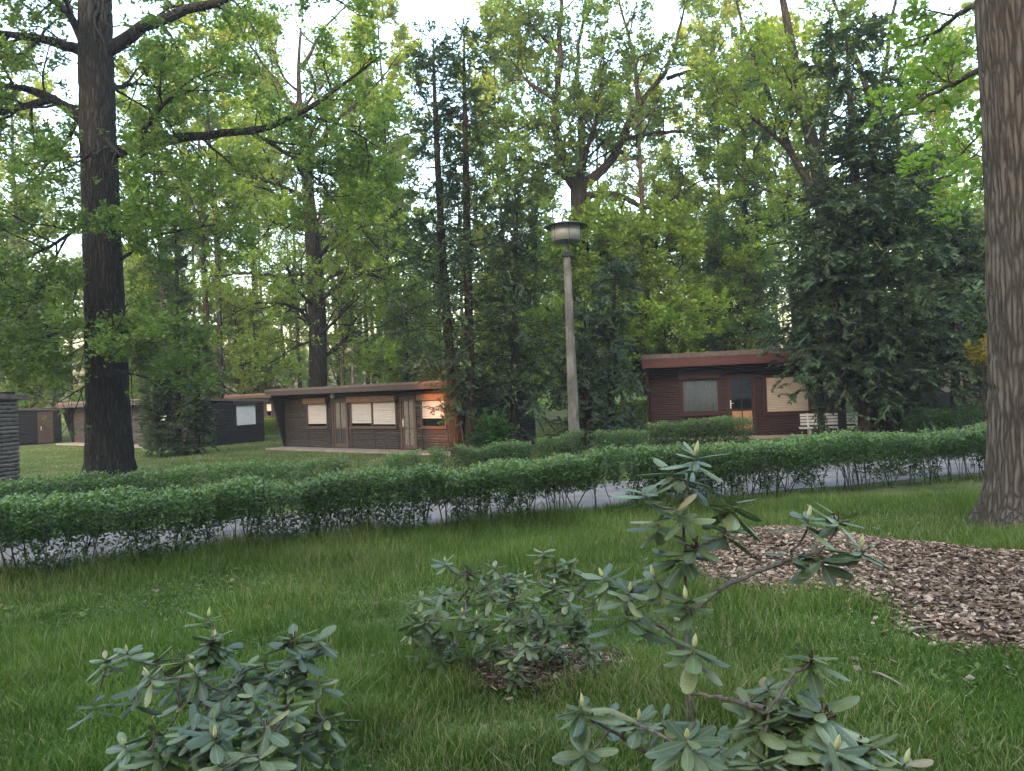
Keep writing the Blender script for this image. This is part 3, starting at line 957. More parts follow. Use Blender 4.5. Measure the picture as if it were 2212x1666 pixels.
# ------------------------------------------------------------------ bench
BL = 1.85
by = 22.9
bxx = P(1620 + 90, 905, by)[0] + 0.30
be = thing('park_bench', (bxx, by, 0), -THF, 'white slatted park bench in front of the red cabin, half hidden by conifer branches', 'bench')
for i in range(4):
    z = 0.45 + i * 0.095
    Acc().box(0, BL, 0.20 + 0.02 * i, 0.225 + 0.02 * i, z, z + 0.07).build('back_slat', M['bench_paint'], be)
for i in range(4):
    Acc().box(-0.06, BL + 0.06, -0.27 + i * 0.115, -0.17 + i * 0.115, 0.36, 0.395).build('seat_slat', M['bench_paint'], be)
for x in (0.22, BL - 0.22):
    b = Acc().box(x - 0.03, x + 0.03, -0.22, -0.16, 0, 0.36).box(x - 0.03, x + 0.03, 0.10, 0.16, 0, 0.36).box(x - 0.03, x + 0.03, -0.16, 0.10, 0.29, 0.358)
    b.prism([(0.105, 0.363), (0.165, 0.363), (0.31, 0.82), (0.27, 0.82)], 'x', x - 0.025, x + 0.025)
    b.build('leg', M['bench_paint'], be)

# ------------------------------------------------------------------ street lamp
def make_lamp(loc, label):
    t = thing('street_lamp', loc, rad(20), label, 'street lamp', 'park lamps')
    p = Acc()
    prof = [(0.155, 0.0), (0.15, 0.3), (0.138, 0.95), (0.105, 3.6), (0.088, 5.10), (0.0, 5.102)]
    p.lathe(prof, sides=8).build('pole', M['concrete'], t)
    Acc().lathe([(0.092, 5.05), (0.135, 5.06), (0.135, 5.12), (0.10, 5.13), (0.06, 5.16), (0.036, 5.17)], sides=18).build('collar', M['lamp_black'], t)
    Acc().lathe([(0.036, 5.15), (0.036, 5.78)], sides=12).build('neck', M['lamp_metal'], t, smooth=True)
    dr = Acc().lathe([(0.330, 5.41), (0.345, 5.408), (0.350, 5.775), (0.336, 5.775), (0.330, 5.41)], sides=40).build('lamp_shade', M['lamp_shade'], t, smooth=True)
    for k in range(6):
        an = k * math.pi / 3 + 0.3
        tubes(Acc(), np.array([[0.354 * math.cos(an), 0.354 * math.sin(an), 5.40], [0.358 * math.cos(an), 0.358 * math.sin(an), 5.775]]), np.array([0.008, 0.008]), 5).build('rod', M['lamp_metal'], dr)
    ld = Acc().lathe([(0.0, 5.785), (0.34, 5.782), (0.515, 5.762), (0.522, 5.772), (0.36, 5.825), (0.10, 5.855), (0.0, 5.86)], sides=40).build('lamp_lid', M['lamp_metal'], t, smooth=True)
    Acc().lathe([(0.05, 5.85), (0.055, 5.89), (0.03, 5.91), (0.0, 5.912)], sides=12).build('knob', M['lamp_black'], ld, smooth=True)
    Acc().lathe([(0.02, 5.50), (0.05, 5.50), (0.055, 5.62), (0.03, 5.70), (0.03, 5.78)], (0.12, 0.03, 0), 12).build('bulb_holder', M['lamp_metal'], t, smooth=True)
    return t
mm, nt, out = new_mat('lamp_shade')
b_ = nd(nt, 'ShaderNodeBsdfPrincipled')
b_.inputs['Base Color'].default_value = (0.46, 0.45, 0.42, 1)
b_.inputs['Roughness'].default_value = 0.35
t_ = nd(nt, 'ShaderNodeBsdfTranslucent')
t_.inputs['Color'].default_value = (0.46, 0.45, 0.43, 1)
ms_ = nd(nt, 'ShaderNodeMixShader')
ms_.inputs['Fac'].default_value = 0.45
nt.links.new(b_.outputs['BSDF'], ms_.inputs[1])
nt.links.new(t_.outputs['BSDF'], ms_.inputs[2])
nt.links.new(ms_.outputs['Shader'], out.inputs['Surface'])
M['lamp_shade'] = mm
lp = P(1240, 930, 17.4)
lamp0 = make_lamp((lp[0], 17.4, 0), 'tall concrete lamp post with a flat-lidded drum shade, standing in the far hedge')
l2 = copy_tree(lamp0)
p2 = P(762, 800, 48)
l2.location = (p2[0], 48, -0.6)
l2['label'] = 'small distant park lamp seen over the brown cabin roof'

# ------------------------------------------------------------------ trees
def px_line(pts, Y):
    return [P(p[0], p[1], p[2] if len(p) > 2 else Y) for p in pts]

def trunk_mesh(acc, pts, radii, K=40, S=20, rough=0.06, flare=0.0, vs=0.8, hs=9, ridges=0, rdepth=0.03):
    pts = np.asarray(pts, float)
    radii = np.asarray(radii, float)
    pr = resample(np.concatenate([pts, radii[:, None]], 1), K)
    c, r = pr[:, :3], pr[:, 3]
    h = np.concatenate([[0], np.cumsum(np.linalg.norm(np.diff(c, axis=0), axis=1))])
    r = r * (1 + flare * np.exp(-h / 0.35))
    T = norm(np.gradient(c, axis=0))
    A = norm(np.cross(T, np.array([0.0, 1.0, 0.02])))
    B = np.cross(T, A)
    an = np.arange(S) / S * 2 * math.pi
    off = rng.uniform(0, 50)
    ga = np.cos(an)[None] * hs * 0.35 + off
    gb = np.sin(an)[None] * hs * 0.35 + h[:, None] * vs
    nz = vnoise(ga + 0 * gb, gb) - 0.5 + 0.5 * (vnoise(ga * 2.3 + h[:, None] * 0.3, gb * 2.1) - 0.5)
    lob = 1 + flare * 0.35 * np.exp(-h[:, None] / 0.4) * np.cos(an[None] * 5 + off)
    rr = r[:, None] * lob * (1 + rough * 2 * nz)
    if ridges:
        gr = np.random.default_rng(int(off * 100)).random((ridges, 512))
        def pn(x, y):
            xi, yi = np.floor(x).astype(int), np.floor(y).astype(int)
            fx_, fy_ = x - xi, y - yi
            fx_, fy_ = fx_ * fx_ * (3 - 2 * fx_), fy_ * fy_ * (3 - 2 * fy_)
            gg = lambda i, j: gr[i % ridges, j % 512]
            return (gg(xi, yi) * (1 - fx_) + gg(xi + 1, yi) * fx_) * (1 - fy_) + (gg(xi, yi + 1) * (1 - fx_) + gg(xi + 1, yi + 1) * fx_) * fy_
        ax_ = an[None] / (2 * math.pi) * ridges + 1.3 * (vnoise(h[:, None] * 1.3 + an[None] * 0, an[None] * 2) - 0.5) * 2
        n1_ = pn(ax_, h[:, None] * 2.6 + 0 * an[None])
        rid = np.clip(np.abs(2 * n1_ - 1) * 2.4, 0, 1)
        n2_ = pn(ax_ * 2, h[:, None] * 9 + 50 + 0 * an[None])
        rr = rr + rdepth * (rid - 0.6) + rdepth * 0.35 * (n2_ - 0.5)
    v = c[:, None] + rr[..., None] * (A[:, None] * np.cos(an)[None, :, None] + B[:, None] * np.sin(an)[None, :, None])
    idx = np.arange(K * S).reshape(K, S)
    q = np.stack([idx[:-1], np.roll(idx, -1, 1)[:-1], np.roll(idx, -1, 1)[1:], idx[1:]], -1).reshape(-1, 4)
    acc.add(v.reshape(-1, 3), q)
    return c, r

def limb_set(limbs, K=18, wob=0.03):
    Ps, Rs = [], []
    for pts, r0, r1 in limbs:
        p = resample(pts, K)
        ln = np.linalg.norm(p[-1] - p[0])
        w = rng.normal(size=(K, 3)) * wob * ln / 8
        w[0] = 0
        Ps.append(p + w)
        Rs.append(r0 + (r1 * 0.45 - r0) * np.linspace(0, 1, K) ** 0.8)
    return np.array(Ps), np.array(Rs)

def auto_limbs(c, r, n, h0, h1, length, up=0.12, K=18, ang=(50, 85), shape=None, wig=0.17):
    """limbs in all directions off a trunk centre line"""
    out_p, out_r = [], []
    z = c[:, 2]
    az = rng.uniform(0, 6.28)
    for i in range(n):
        f = (i + rng.random()) / n
        hh = h0 + (h1 - h0) * f
        j = int(np.clip(np.searchsorted(z, hh), 1, len(z) - 1))
        b = c[j - 1] + (c[j] - c[j - 1]) * np.clip((hh - z[j - 1]) / max(z[j] - z[j - 1], 1e-6), 0, 1)
        az += 2.4 + rng.normal() * 0.4
        a = math.radians(rng.uniform(*ang))
        d = np.array([math.cos(az) * math.sin(a), math.sin(az) * math.sin(a), math.cos(a)])
        ln = rng.uniform(*length) * (shape(f) if shape else 1.0)
        p = b.copy()
        pl = [p]
        for k in range(K - 1):
            d = norm(d + up * UP * 0.35 + wig * rng.normal(size=3))
            p = p + d * ln / (K - 1)
            pl.append(p)
        out_p.append(pl)
        r0 = min(r[j] * 0.55, 0.025 + ln * 0.018)
        out_r.append(np.linspace(r0, 0.02, K))
    return np.array(out_p), np.array(out_r)

def in_view(p, mu=260, mv=260):
    """points within or near the picture"""
    rel = p - np.array([0, 0, EYE])
    y = rel @ np.array(_f)
    y = np.maximum(y, 0.01)
    u = CU + F_PX * (rel @ np.array(_r)) / y
    v = CV - F_PX * (rel @ np.array(_u)) / y
    return (u > -mu) & (u < 2212 + mu) & (v > -mv) & (v < 1666 + mv)

def to_px(p):
    rel = p - np.array([0, 0, EYE])
    y = np.maximum(rel @ np.array(_f), 0.01)
    return CU + F_PX * (rel @ np.array(_r)) / y, CV - F_PX * (rel @ np.array(_u)) / y
def thin_before(line, half, Y, allow, rest=0.1, low=9999):
    """keeps few twigs before a trunk: real trees carry few twigs low on the bole"""
    vs, us = [l[1] for l in line][::-1], [l[0] for l in line][::-1]
    def f(p):
        u, v = to_px(p)
        bad = (np.abs(u - np.interp(v, vs, us)) < half) & (p[:, 1] < Y)
        for a0, a1 in allow:
            bad &= ~((v > a0) & (v < a1))
        bad |= (v > low) & (rng.random(len(p)) < 0.9)
        return ~bad | (rng.random(len(p)) < rest)
    return f
def oak(name, label, trunk, radii, limbs, Y, leaf='leaf_oak', auto=None, dens=(8, 6, 5, 10), size=(0.12, 0.19), l1=(1.4, 2.8), l2=(0.6, 1.3), l3=(0.3, 0.6), cat='tree', bark='oak_bark', flare=0.25, up=0.12, tilt=0.55, cull=True, S=20, K=40, group=None, l1up=0.12, rough=0.06, prune=None, ridges=0, rdepth=0.03, twigs=False):
    t = px_line(trunk, Y)
    base = t[0].copy()
    root = thing(name, (base[0], base[1], 0), 0, label, cat, group)
    wood = Acc()
    c, r = trunk_mesh(wood, t, radii, K, S, rough, flare, ridges=ridges, rdepth=rdepth)
    sets_p, sets_r = [], []
    if limbs:
        lp_, lr_ = limb_set([(px_line(l[0], Y), l[1], l[2]) for l in limbs])
        sets_p.append(lp_); sets_r.append(lr_)
    if auto:
        ap, ar = auto_limbs(c, r, **auto)
        sets_p.append(ap); sets_r.append(ar)
    LP, LR = np.concatenate(sets_p), np.concatenate(sets_r)
    tubes(wood, LP, LR, 7)
    B1, R1 = grow(LP, LR, dens[0], 0.12, 1.0, l1, (35, 75), l1up, 0.22, 6)
    if cull:
        k = in_view(B1[:, 3]); B1, R1 = B1[k], R1[k]
    tubes(wood, B1, R1, 5)
    B2, R2 = grow(B1, R1, dens[1], 0.2, 1.0, l2, (30, 70), up * 0.5, 0.3, 5, flat=0.4)
    if cull:
        k = in_view(B2[:, 2], 120, 120); B2, R2 = B2[k], R2[k]
    if prune:
        k = prune(B2[:, 2]); B2, R2 = B2[k], R2[k]
    tubes(wood, B2, R2, 3)
    B3, R3 = grow(B2, R2, dens[2], 0.2, 1.0, l3, (30, 65), 0.05, 0.3, 3, flat=0.5)
    if prune:
        k = prune(B3[:, 1]); B3, R3 = B3[k], R3[k]
    if twigs:
        tubes(wood, B3, R3, 3)
    lv = Acc()
    leaf_on(lv, B3, dens[3], size, 0.62, tilt, 0.25, 0.8, 0.04)
    off = Vector((base[0], base[1], 0))
    o = wood.build('trunk', M[bark], root, smooth=True, loc=-off)
    l = lv.build('crown', M[leaf], root, loc=-off)
    tag(l, kind='stuff')
    print(name, 'leaves', lv.n // 4)
    return root

def ground_px(u, Y):
    """photo row of the ground at depth Y below column u"""
    lo, hi = 850, 3000
    for _ in range(40):
        m = (lo + hi) / 2
        if P(u, m, Y)[2] > 0: lo = m
        else: hi = m
    return lo + 2

# big dark oak on the left
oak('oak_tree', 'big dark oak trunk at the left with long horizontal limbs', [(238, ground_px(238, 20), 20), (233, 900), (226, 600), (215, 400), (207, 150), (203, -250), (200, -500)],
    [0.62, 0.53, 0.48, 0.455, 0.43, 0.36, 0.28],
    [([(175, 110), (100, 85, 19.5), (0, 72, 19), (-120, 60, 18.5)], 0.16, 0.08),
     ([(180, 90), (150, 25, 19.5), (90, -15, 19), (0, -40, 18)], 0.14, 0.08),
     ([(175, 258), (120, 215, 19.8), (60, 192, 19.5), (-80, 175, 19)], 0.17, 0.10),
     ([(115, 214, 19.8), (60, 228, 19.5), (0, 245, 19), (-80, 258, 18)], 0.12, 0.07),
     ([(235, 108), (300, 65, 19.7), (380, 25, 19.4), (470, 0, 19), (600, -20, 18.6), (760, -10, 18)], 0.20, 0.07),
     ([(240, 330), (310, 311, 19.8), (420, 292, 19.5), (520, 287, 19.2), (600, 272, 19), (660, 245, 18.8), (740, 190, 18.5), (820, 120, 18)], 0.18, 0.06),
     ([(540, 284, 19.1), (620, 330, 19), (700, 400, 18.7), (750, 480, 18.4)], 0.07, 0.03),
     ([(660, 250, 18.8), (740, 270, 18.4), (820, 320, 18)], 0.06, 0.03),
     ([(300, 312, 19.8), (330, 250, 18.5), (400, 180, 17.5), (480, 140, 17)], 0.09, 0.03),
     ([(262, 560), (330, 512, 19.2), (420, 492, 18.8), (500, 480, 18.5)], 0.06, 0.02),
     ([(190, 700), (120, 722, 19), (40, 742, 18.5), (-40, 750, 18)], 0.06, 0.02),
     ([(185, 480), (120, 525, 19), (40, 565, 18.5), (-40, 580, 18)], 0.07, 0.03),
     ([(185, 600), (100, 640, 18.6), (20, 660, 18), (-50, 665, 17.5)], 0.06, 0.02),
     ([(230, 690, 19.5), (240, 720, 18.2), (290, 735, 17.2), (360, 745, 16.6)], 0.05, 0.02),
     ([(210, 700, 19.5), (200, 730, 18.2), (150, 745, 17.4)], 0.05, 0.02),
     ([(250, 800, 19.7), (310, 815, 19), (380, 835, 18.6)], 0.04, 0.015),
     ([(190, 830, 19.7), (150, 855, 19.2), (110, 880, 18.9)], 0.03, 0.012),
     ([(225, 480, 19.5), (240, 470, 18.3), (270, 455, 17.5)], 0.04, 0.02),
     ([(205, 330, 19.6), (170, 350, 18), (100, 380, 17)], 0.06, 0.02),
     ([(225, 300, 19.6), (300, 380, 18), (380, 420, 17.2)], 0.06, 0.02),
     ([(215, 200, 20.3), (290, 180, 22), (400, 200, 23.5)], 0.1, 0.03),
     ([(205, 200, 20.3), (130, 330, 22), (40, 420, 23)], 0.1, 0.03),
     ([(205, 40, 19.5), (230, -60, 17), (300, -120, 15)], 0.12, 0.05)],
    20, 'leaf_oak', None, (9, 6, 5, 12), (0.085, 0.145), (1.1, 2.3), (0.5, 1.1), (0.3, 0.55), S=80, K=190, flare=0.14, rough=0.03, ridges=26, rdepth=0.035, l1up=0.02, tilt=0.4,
    prune=thin_before([(238, 1000), (233, 900), (226, 600), (215, 400), (207, 150), (203, -250)], 52, 19.9, [(450, 505), (690, 780)], 0.10, 842))

# bright oak behind the brown cabin
oak('oak_tree', 'bright green oak with a dark forked trunk rising behind the brown cabin roof', [(684, ground_px(684, 37), 37), (688, 720), (680, 560), (668, 440), (655, 300), (640, 180), (650, 60)],
    [0.50, 0.45, 0.40, 0.31, 0.20, 0.11, 0.05],
    [([(668, 440), (630, 410), (560, 385, 36), (480, 370, 35)], 0.16, 0.06),
     ([(672, 490), (640, 450), (600, 400, 36), (560, 300, 35)], 0.18, 0.06),
     ([(688, 630), (600, 595, 36), (520, 590, 35), (440, 600, 34.5)], 0.15, 0.05),
     ([(690, 650), (760, 595, 36), (860, 575, 35), (940, 560, 34.5)], 0.15, 0.05),
     ([(686, 710), (640, 660, 36), (560, 650, 35), (480, 690, 34.5)], 0.13, 0.04),
     ([(682, 560), (740, 505, 36), (820, 475, 35)], 0.14, 0.05),
     ([(660, 350), (720, 265), (800, 200, 36), (860, 120, 35)], 0.16, 0.06),
     ([(655, 260), (600, 180), (540, 100, 36), (500, 20, 35)], 0.14, 0.05),
     ([(652, 150), (700, 60), (760, 0, 36)], 0.12, 0.05),
     ([(690, 740), (750, 745, 36), (810, 790, 35)], 0.07, 0.03),
     ([(686, 730), (620, 760, 35.5), (560, 800, 34.5)], 0.07, 0.03)],
    37, 'leaf_bright', dict(n=20, h0=3.5, h1=18, length=(3.2, 5.5)), (8, 6, 5, 9), (0.11, 0.18), (1.6, 3.0), (0.8, 1.5), (0.4, 0.8), l1up=0.05, tilt=0.45,
    prune=thin_before([(684, 900), (688, 720), (680, 560), (668, 440), (655, 250)], 30, 36.8, [(300, 420), (560, 640)], 0.25))

# centre oak behind the lamp
oak('oak_tree', 'spreading oak whose forked limbs open right above the lamp', [(1254, ground_px(1254, 33), 33), (1253, 700), (1251, 480), (1250, 395)],
    [0.46, 0.42, 0.38, 0.36],
    [([(1247, 405), (1235, 370), (1197, 300), (1200, 220), (1215, 120), (1210, 0), (1215, -120)], 0.27, 0.09),
     ([(1250, 400), (1262, 330, 33.5), (1255, 250, 34), (1240, 150, 34.5), (1260, 50, 35), (1270, -80, 35)], 0.22, 0.08),
     ([(1258, 400), (1310, 362), (1345, 330), (1347, 260), (1380, 220), (1440, 170), (1460, 90), (1490, -20)], 0.25, 0.08),
     ([(1260, 425), (1300, 414), (1340, 420, 32.5), (1385, 450, 32), (1415, 455, 31.8), (1450, 435, 31.5), (1500, 395, 31), (1545, 380, 30.5)], 0.19, 0.05),
     ([(1240, 408), (1215, 375, 32.5), (1170, 350, 32), (1110, 345, 31.5)], 0.16, 0.05),
     ([(1200, 272), (1150, 265, 32.5), (1080, 300, 32)], 0.12, 0.04),
     ([(1200, 215), (1140, 180, 33.5), (1090, 110, 34)], 0.13, 0.05),
     ([(1345, 300), (1400, 290, 33.5), (1470, 280, 34), (1540, 300, 34)], 0.13, 0.05),
     ([(1215, 120), (1150, 60, 33), (1090, 20, 33)], 0.12, 0.05),
     ([(1440, 170), (1500, 150, 32.5), (1560, 190, 32), (1600, 170, 32)], 0.11, 0.04),
     ([(1380, 220), (1370, 120, 33), (1340, 20, 33), (1330, -80, 33)], 0.13, 0.05),
     ([(1250, 395), (1265, 330, 32), (1290, 250, 30.5), (1300, 160, 29.5), (1310, 60, 29)], 0.16, 0.05),
     ([(1250, 420), (1235, 380, 34.5), (1180, 300, 36), (1150, 200, 37)], 0.16, 0.05),
     ([(1345, 330), (1290, 300, 32), (1270, 250, 31), (1280, 200, 30.5)], 0.10, 0.04)],
    33, 'leaf_oak', None, (10, 7, 5, 13), (0.11, 0.19), (1.3, 2.6), (0.6, 1.3), (0.35, 0.65), l1up=0.05, tilt=0.45)

# multi-stemmed oak on the right
oak('oak_tree', 'many-stemmed oak fanning out above the dark conifers at the right', [(1815, ground_px(1815, 29), 29), (1808, 700), (1800, 560), (1785, 450), (1765, 350), (1740, 250), (1720, 150), (1700, 50), (1680, -60)],
    [0.5, 0.46, 0.42, 0.34, 0.27, 0.22, 0.19, 0.15, 0.1],
    [([(1795, 520), (1760, 430), (1710, 330), (1680, 260), (1650, 170), (1600, 60), (1580, -60)], 0.22, 0.07),
     ([(1805, 620), (1870, 520), (1880, 400), (1890, 250), (1915, 120), (1935, 0), (1945, -90)], 0.24, 0.09),
     ([(1890, 250), (1845, 110), (1805, 20), (1790, -60)], 0.16, 0.07),
     ([(1895, 300), (1960, 225, 28.5), (2030, 150, 28), (2100, 100, 27.5)], 0.13, 0.05),
     ([(1715, 335), (1670, 290, 28.5), (1600, 235, 28), (1540, 205, 27.5)], 0.11, 0.04),
     ([(1740, 250), (1690, 170, 28.5), (1640, 100, 28)], 0.11, 0.04),
     ([(1765, 350), (1785, 250, 28), (1800, 130, 27.5), (1790, 20, 27)], 0.13, 0.05),
     ([(1885, 330), (1930, 260, 30), (2000, 200, 31), (2060, 60, 31)], 0.15, 0.05),
     ([(1880, 420), (1960, 400, 29.5), (2060, 380, 30), (2140, 300, 30)], 0.13, 0.05),
     ([(1760, 430), (1690, 420, 29.5), (1620, 400, 30), (1570, 350, 30)], 0.12, 0.04),
     ([(1790, 480), (1700, 520, 30.5), (1620, 540, 31)], 0.10, 0.04)],
    29, 'leaf_bright', None, (9, 7, 5, 11), (0.11, 0.18), (1.3, 2.6), (0.6, 1.2), (0.35, 0.6), l1up=0.06, tilt=0.45)

# near trunk on the right
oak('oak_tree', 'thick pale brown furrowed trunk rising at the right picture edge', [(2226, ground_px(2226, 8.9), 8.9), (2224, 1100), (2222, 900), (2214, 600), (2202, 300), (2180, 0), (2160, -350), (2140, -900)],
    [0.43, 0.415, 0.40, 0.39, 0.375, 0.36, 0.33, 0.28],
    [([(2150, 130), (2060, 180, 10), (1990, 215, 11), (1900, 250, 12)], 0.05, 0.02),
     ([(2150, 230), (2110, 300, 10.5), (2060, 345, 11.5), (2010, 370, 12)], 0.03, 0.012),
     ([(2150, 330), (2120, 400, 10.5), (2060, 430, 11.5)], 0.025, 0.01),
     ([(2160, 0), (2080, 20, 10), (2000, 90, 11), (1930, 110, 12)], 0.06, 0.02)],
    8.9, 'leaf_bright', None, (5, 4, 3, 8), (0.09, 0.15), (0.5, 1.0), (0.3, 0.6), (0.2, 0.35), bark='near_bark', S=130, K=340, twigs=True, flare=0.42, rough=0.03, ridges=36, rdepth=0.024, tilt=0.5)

# slender tree right of centre
oak('slender_tree', 'slender straight grey trunk with thin foliage behind the red cabin roof', [(1616, ground_px(1616, 34), 34), (1613, 600), (1608, 400), (1606, 200), (1600, 50)],
    [0.17, 0.14, 0.12, 0.10, 0.05], None, 34, 'leaf_dark', dict(n=26, h0=2.5, h1=16, length=(1.2, 2.6)), (5, 4, 3, 8), (0.12, 0.2), (0.5, 1.1), (0.4, 0.7), (0.3, 0.5))

# leafy understorey trees behind the lamp and the red cabin
def mid_tree(u, Y, h, label, n=22, leaf='leaf_bright', ln=(2.0, 3.6), low=1.2, rr=0.16, dens=(6, 5, 5, 10), size=(0.13, 0.21)):
    g = ground_px(u, Y)
    top = g - (h * F_PX / Y)
    return oak('leafy_tree', label, [(u, g, Y), (u + 4, g * 0.6 + top * 0.4), (u - 3, top)], [rr, rr * 0.7, 0.04], None, Y, leaf,
               dict(n=n, h0=low, h1=h * 0.96, length=ln, shape=lambda f: 1.1 - 0.65 * f), dens, size, (1.0, 1.9), (0.6, 1.1), (0.35, 0.6), cull=False)
m1 = mid_tree(1420, 31.5, 8.6, 'dense fresh green tree between the lamp and the red cabin roof', 26)
m2 = mid_tree(1565, 35, 8.0, 'leafy tree behind the middle of the red cabin roof', 22, 'leaf_oak')
def mid_copy(src, u, Y, s_, label):
    o = copy_tree(src)
    o.location = (P(u, 850, Y)[0], Y, 0)
    o.rotation_euler = (0, 0, rng.uniform(0, 6.28))
    o.scale = (s_, s_, s_)
    o['label'] = label
mid_copy(m2, 1300, 37, 1.0, 'leafy tree directly behind the lamp post')
mid_copy(m1, 1268, 30.6, 0.98, 'fresh green tree right behind the lamp, before the forked oak trunk')
mid_copy(m1, 1120, 38, 1.0, 'leafy tree behind the slim conifers')
mid_copy(m1, 880, 43, 0.9, 'leafy tree showing left of the slim conifers behind the roof')
mid_copy(m1, 2090, 33, 1.0, 'leafy tree showing between the conifers and the thick trunk')
mid_copy(m2, 60, 46, 1.15, 'leafy tree at the left behind the black cabin')
mid_copy(m2, 330, 46, 1.2, 'leafy tree right of the big dark oak, far behind')
mid_copy(m1, 520, 48, 1.0, 'yellow-green tree above the black end wall')

# ------------------------------------------------------------------ conifers
def conifer(name, label, trunks, Y, leaf='needle_dark', z0=0.5, n=90, prof=lambda f: 1.0, ln=2.0, droop=-0.10, dens=(9, 26), size=(0.10, 0.2), wf=0.22, ang=(70, 95), bark='conifer_bark', l2=(0.35, 0.8), flatn=0.35, cull=True):
    t0 = px_line(trunks[0][0], Y)
    base = t0[0]
    root = thing(name, (base[0], base[1], 0), 0, label, 'conifer')
    off = Vector((base[0], base[1], 0))
    wood, lv = Acc(), Acc()
    for pts, rads in trunks:
        t = px_line(pts, Y)
        c, r = trunk_mesh(wood, t, rads, 30, 12, 0.05, 0.2)
        H = c[-1, 2]
        P1, R1 = auto_limbs(c, r, n, z0, H * 0.99, (ln * 0.35, ln * 1.15), droop, 9, ang, prof, 0.24)
        R1 = np.minimum(R1, 0.015) * np.linspace(1, 0.4, 9)
        if cull:
            k = in_view(P1[:, 4]); P1, R1 = P1[k], R1[k]
        tubes(wood, P1, R1, 4)
        B2, R2 = grow(P1, R1, dens[0], 0.18, 1.0, l2, (35, 65), droop * 0.6, 0.12, 4, flat=0.75)
        m = dens[1]
        N = len(B2)
        tt = (np.arange(m)[None] + rng.random((N, m))) / m
        b, T = along(B2, tt)
        side = norm(np.cross(T, UP)) * np.where(rng.random((N, m, 1)) < 0.5, -1, 1)
        d = norm(T * 0.8 + side * rng.uniform(0.3, 1.0, (N, m, 1)) + rng.normal(size=b.shape) * 0.25 + droop * UP * 1.2)
        nr = norm(UP + flatn * rng.normal(size=b.shape))
        sz = rng.uniform(size[0], size[1], N * m)
        tw = np.repeat(rng.random(N), m) * 0.5 + (tt.ravel() * 0.3) + rng.random(N * m) * 0.2
        leaves(lv, b.reshape(-1, 3), d.reshape(-1, 3), nr.reshape(-1, 3), sz, sz * wf, 0.1, tw)
    wood.build('trunk', M[bark], root, smooth=True, loc=-off)
    tag(lv.build('crown', M[leaf], root, loc=-off), kind='stuff')
    print(name, 'needles', lv.n // 4)
    return root

def slim_prof(f):
    return 0.38 + 1.0 * max(0, 1 - abs(f - 0.24) / 0.34) * (1 if f < 0.5 else 0.55 + 0.9 * random.random() * (1.2 - f))
g = ground_px(985, 22)
conifer('slim_conifer', 'slim conifer with a leaning bare trunk before the sunlit cabin end, left of its pair', [([(988, g, 22), (978, 850), (962, 650), (950, 450), (940, 250), (936, 90)], [0.17, 0.15, 0.13, 0.11, 0.08, 0.02])], 22, 'needle_dark', 1.6, 110, slim_prof, 2.9, -0.03, (9, 27), (0.08, 0.15), 0.34)
g = ground_px(1016, 21.6)
conifer('slim_conifer', 'slim upright conifer with a double stem at the cabin corner, right of its pair', [([(1018, g, 21.6), (1016, 850), (1012, 650), (1008, 450), (1004, 250), (1002, 60)], [0.17, 0.15, 0.13, 0.11, 0.08, 0.02])], 21.6, 'needle_dark', 1.4, 120, slim_prof, 2.9, -0.03, (9, 27), (0.08, 0.15), 0.34)
g = ground_px(1110, 22.5)
conifer('shade_conifer', 'broad low dark conifer between the slim pair and the lamp', [([(1110, g, 22.5), (1112, 700), (1118, 430)], [0.14, 0.10, 0.02])], 22.5, 'needle_dark', 0.8, 80, lambda f: 1.15 - 0.8 * f, 2.8, -0.04, (12, 36), (0.08, 0.15), 0.34)
g = ground_px(1310, 23)
conifer('grey_conifer', 'hazy grey-green conifer between the lamp post and the red cabin', [([(1318, g, 23), (1322, 750), (1330, 560)], [0.14, 0.10, 0.02]), ([(1270, g, 22.6), (1268, 800), (1262, 650)], [0.1, 0.07, 0.02])], 23, 'needle_grey', 0.3, 60, lambda f: 1.1 - 0.6 * f, 1.6, -0.14, (11, 36), (0.07, 0.13), 0.36, l2=(0.3, 0.6))
g = ground_px(1880, 20.6)
conifer('arborvitae', 'large dark conifer with several trunks hiding part of the red cabin', [([(1868, g, 20.6), (1862, 700), (1850, 450), (1835, 200), (1828, 60)], [0.17, 0.14, 0.11, 0.08, 0.02]), ([(1898, g, 20.9), (1900, 700), (1896, 450), (1880, 250)], [0.15, 0.12, 0.09, 0.02]), ([(1938, g, 20.7), (1945, 700), (1950, 500), (1948, 330)], [0.14, 0.11, 0.07, 0.02]), ([(1822, g, 21.4), (1812, 740), (1796, 560), (1785, 420)], [0.12, 0.09, 0.06, 0.02])], 20.6, 'needle_dark', 1.3, 84, lambda f: (0.5 + 4.5 * f if f < 0.12 else 1.05 if f < 0.45 else 1.05 - 1.2 * (f - 0.45)) * (0.75 + 0.5 * random.random()), 2.6, -0.10, (10, 34), (0.10, 0.19), 0.38, l2=(0.4, 0.9))
g = ground_px(2060, 21.5)
conifer('arborvitae', 'dark conifer filling the space beside the thick right trunk', [([(2062, g, 21.5), (2066, 700), (2070, 480)], [0.14, 0.10, 0.02])], 21.5, 'needle_dark', 1.7, 80, lambda f: 1.1 - 0.7 * f, 2.5, -0.12, (11, 36), (0.10, 0.18), 0.38, l2=(0.4, 0.8))
g = ground_px(1760, 21.4)
conifer('arborvitae', 'smaller conifer at the left flank of the dark group by the bench', [([(1775, g, 21.9), (1768, 740), (1760, 560)], [0.10, 0.08, 0.02])], 21.9, 'needle_grey', 2.5, 60, lambda f: 1.1 - 0.7 * f, 1.9, -0.10, (10, 34), (0.07, 0.15), 0.36, l2=(0.4, 0.8))
g = ground_px(400, 27)
